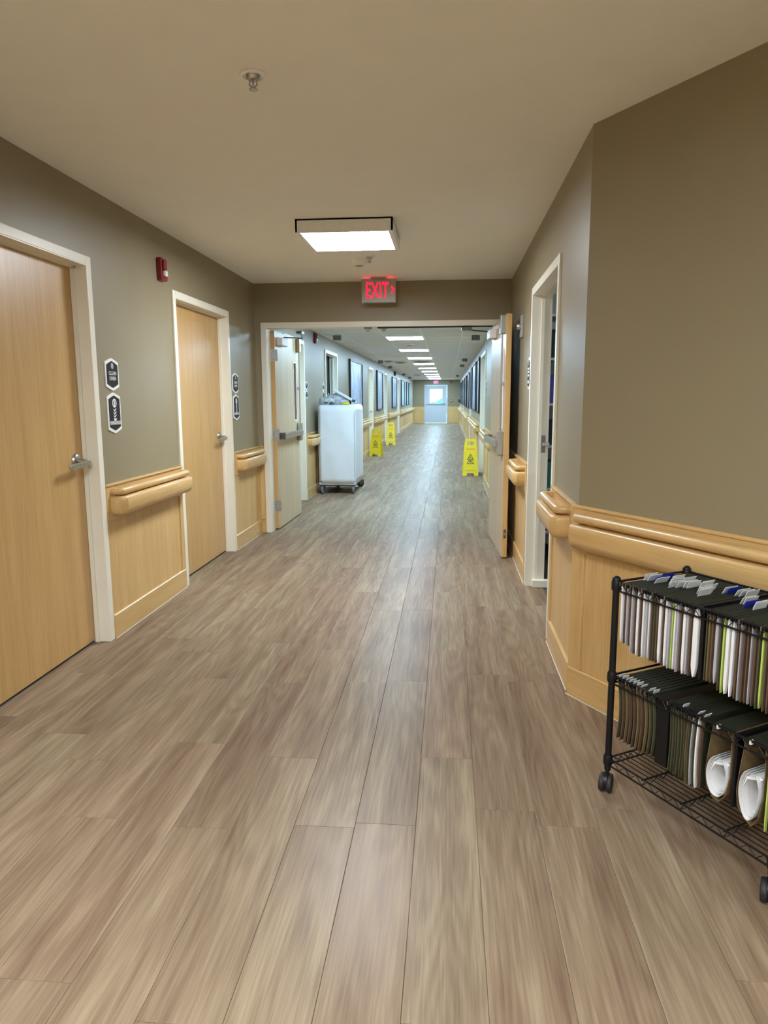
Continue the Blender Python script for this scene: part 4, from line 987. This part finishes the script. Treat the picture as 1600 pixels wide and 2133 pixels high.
run(seqA, .018, .342, .770, .545, 'the upper left rail', 'hanging folders on the upper tier, left of the divider', 'top')
run(seqB, .364, .625, .770, .535, 'the upper right rail', 'hanging folders on the upper tier, right of the divider', 'top')
seqC = [(OL, .003), (B_, .004), (ML, .003), (B_, .004), (B_, .004), (ML, .004), (B_, .005), (ML, .004), (OL, .006), (OL, .004)]
run(seqC, .020, .190, .434, .212, 'the lower left rail', 'hanging folders on the lower tier, at the left post', 'front', curve=.014)
seqD = [(OL, .002), (OL, .003), (OL, .002), (OL, .003), (OL, .003), (OL, .002)]
run(seqD, .250, .315, .434, .205, 'the lower middle rail', 'dark folders on the lower tier behind the black divider', 'front', curve=.006)
seqE = [(ML, .002), (OL, .003), (G_, .003), (OL, .003), (W_, .005), (B_, .006)]
run(seqE, .322, .385, .434, .200, 'the lower rail before the bulging folders', 'thin folders on the lower tier before the bulging ones', 'front', curve=-.006)
# two bulging folders with curled white sheets
def bulge(s, wd_, zbot, label, pointy):
    wrld = Matrix.Translation((F0.x, F0.y, 0)) @ Matrix.Rotation(ca, 4, 'Z')
    r = empty('bulging_folder', (0, 0, 0)); r.matrix_world = wrld @ Matrix.Translation((s, 0, 0)); tag(r, label, 'folder', 'bulging folders with curled sheets on the lower tier')
    zt = .432; h = zt - zbot
    def outl(u, k=1.0):   # u 0..1 around from left top down to foot and up to right top
        return None
    Lp = [(-wd_ * .30, zt), (-wd_ * .42, zt - h * .35), (-wd_ * .5, zt - h * .65), (-wd_ * .42, zt - h * .85), (-wd_ * .15 if not pointy else wd_ * .0, zt - h * .98)]
    Rp = [(wd_ * .1 if not pointy else wd_ * .12, zt - h), (wd_ * .36, zt - h * .86), (wd_ * .48, zt - h * .6), (wd_ * .47, zt - h * .3), (wd_ * .45, zt)]
    P = Lp + Rp; th = .0016
    def offs(Q, d_):
        out = []
        for i in range(len(Q)):
            a = Vector(Q[max(i - 1, 0)]); b_ = Vector(Q[min(i + 1, len(Q) - 1)]); dd_ = (b_ - a).normalized(); out.append((Q[i][0] - dd_.y * d_, Q[i][1] + dd_.x * d_))
        return out
    mb = MB(); Q = offs(P, th)
    for i in range(len(P) - 1): mb.prism([P[i], P[i + 1], Q[i + 1], Q[i]], (0, .012, 0), (1, 0, 0), (0, 0, 1), (0, 1, 0), CD - .03)
    mb.build('jacket', 'manila', r)
    # curled sheets: a tilted roll following the pocket foot
    mb = MB(); c_ = (-.0, zt - h * (.60 if pointy else .66)); a1, a2 = wd_ * (.37 if pointy else .40), h * .27
    for k in range(3):
        f = 1 - .10 * k; pts = []
        for i in range(31):
            a = PI * .62 + (1.70 * PI) * i / 30
            x = c_[0] + a1 * f * math.cos(a); z = c_[1] + a2 * f * math.sin(a) - (a2 * .25 * max(0, -math.sin(a)) ** 3 if pointy else 0)
            pts.append((x, z))
        q = offs(pts, .0009)
        for i in range(30): mb.prism([pts[i], pts[i + 1], q[i + 1], q[i]], (0, .006 + .012 * k, 0), (1, 0, 0), (0, 0, 1), (0, 1, 0), CD - .06 - .02 * k)
    mb.prism([(-a1 * .9, c_[1]), (-a1 * .6, c_[1] + a2 * .55), (a1 * .9, c_[1] + a2 * .8), (a1 * .95, c_[1] + a2 * .7), (-a1 * .5, c_[1] + a2 * .45)], (0, .02, 0), (1, 0, 0), (0, 0, 1), (0, 1, 0), .26)
    o = mb.build('curled_sheets', 'paper', r)
    MB().box(-wd_ * .3, wd_ * .45, .01, CD - .01, zt, zt + .004).build('top_bar', 'greenfolder', r)
    MB().box(-.003, .003, -.004, .008, zt - .002, zt + .010).build('hook', 'tab', r)
bulge(.436, .088, .196, 'bulging manila folder with curled white sheets, left of the two on the lower tier', False)
bulge(.545, .088, .180, 'bulging manila folder with curled white sheets, right of the two at the photo edge', True)
folder(.600, .434, .19, .004, 'lime', 'thin pale lime folder at the right end of the lower tier', 'hanging folders on the lower tier, at the right post', 'tab', None)
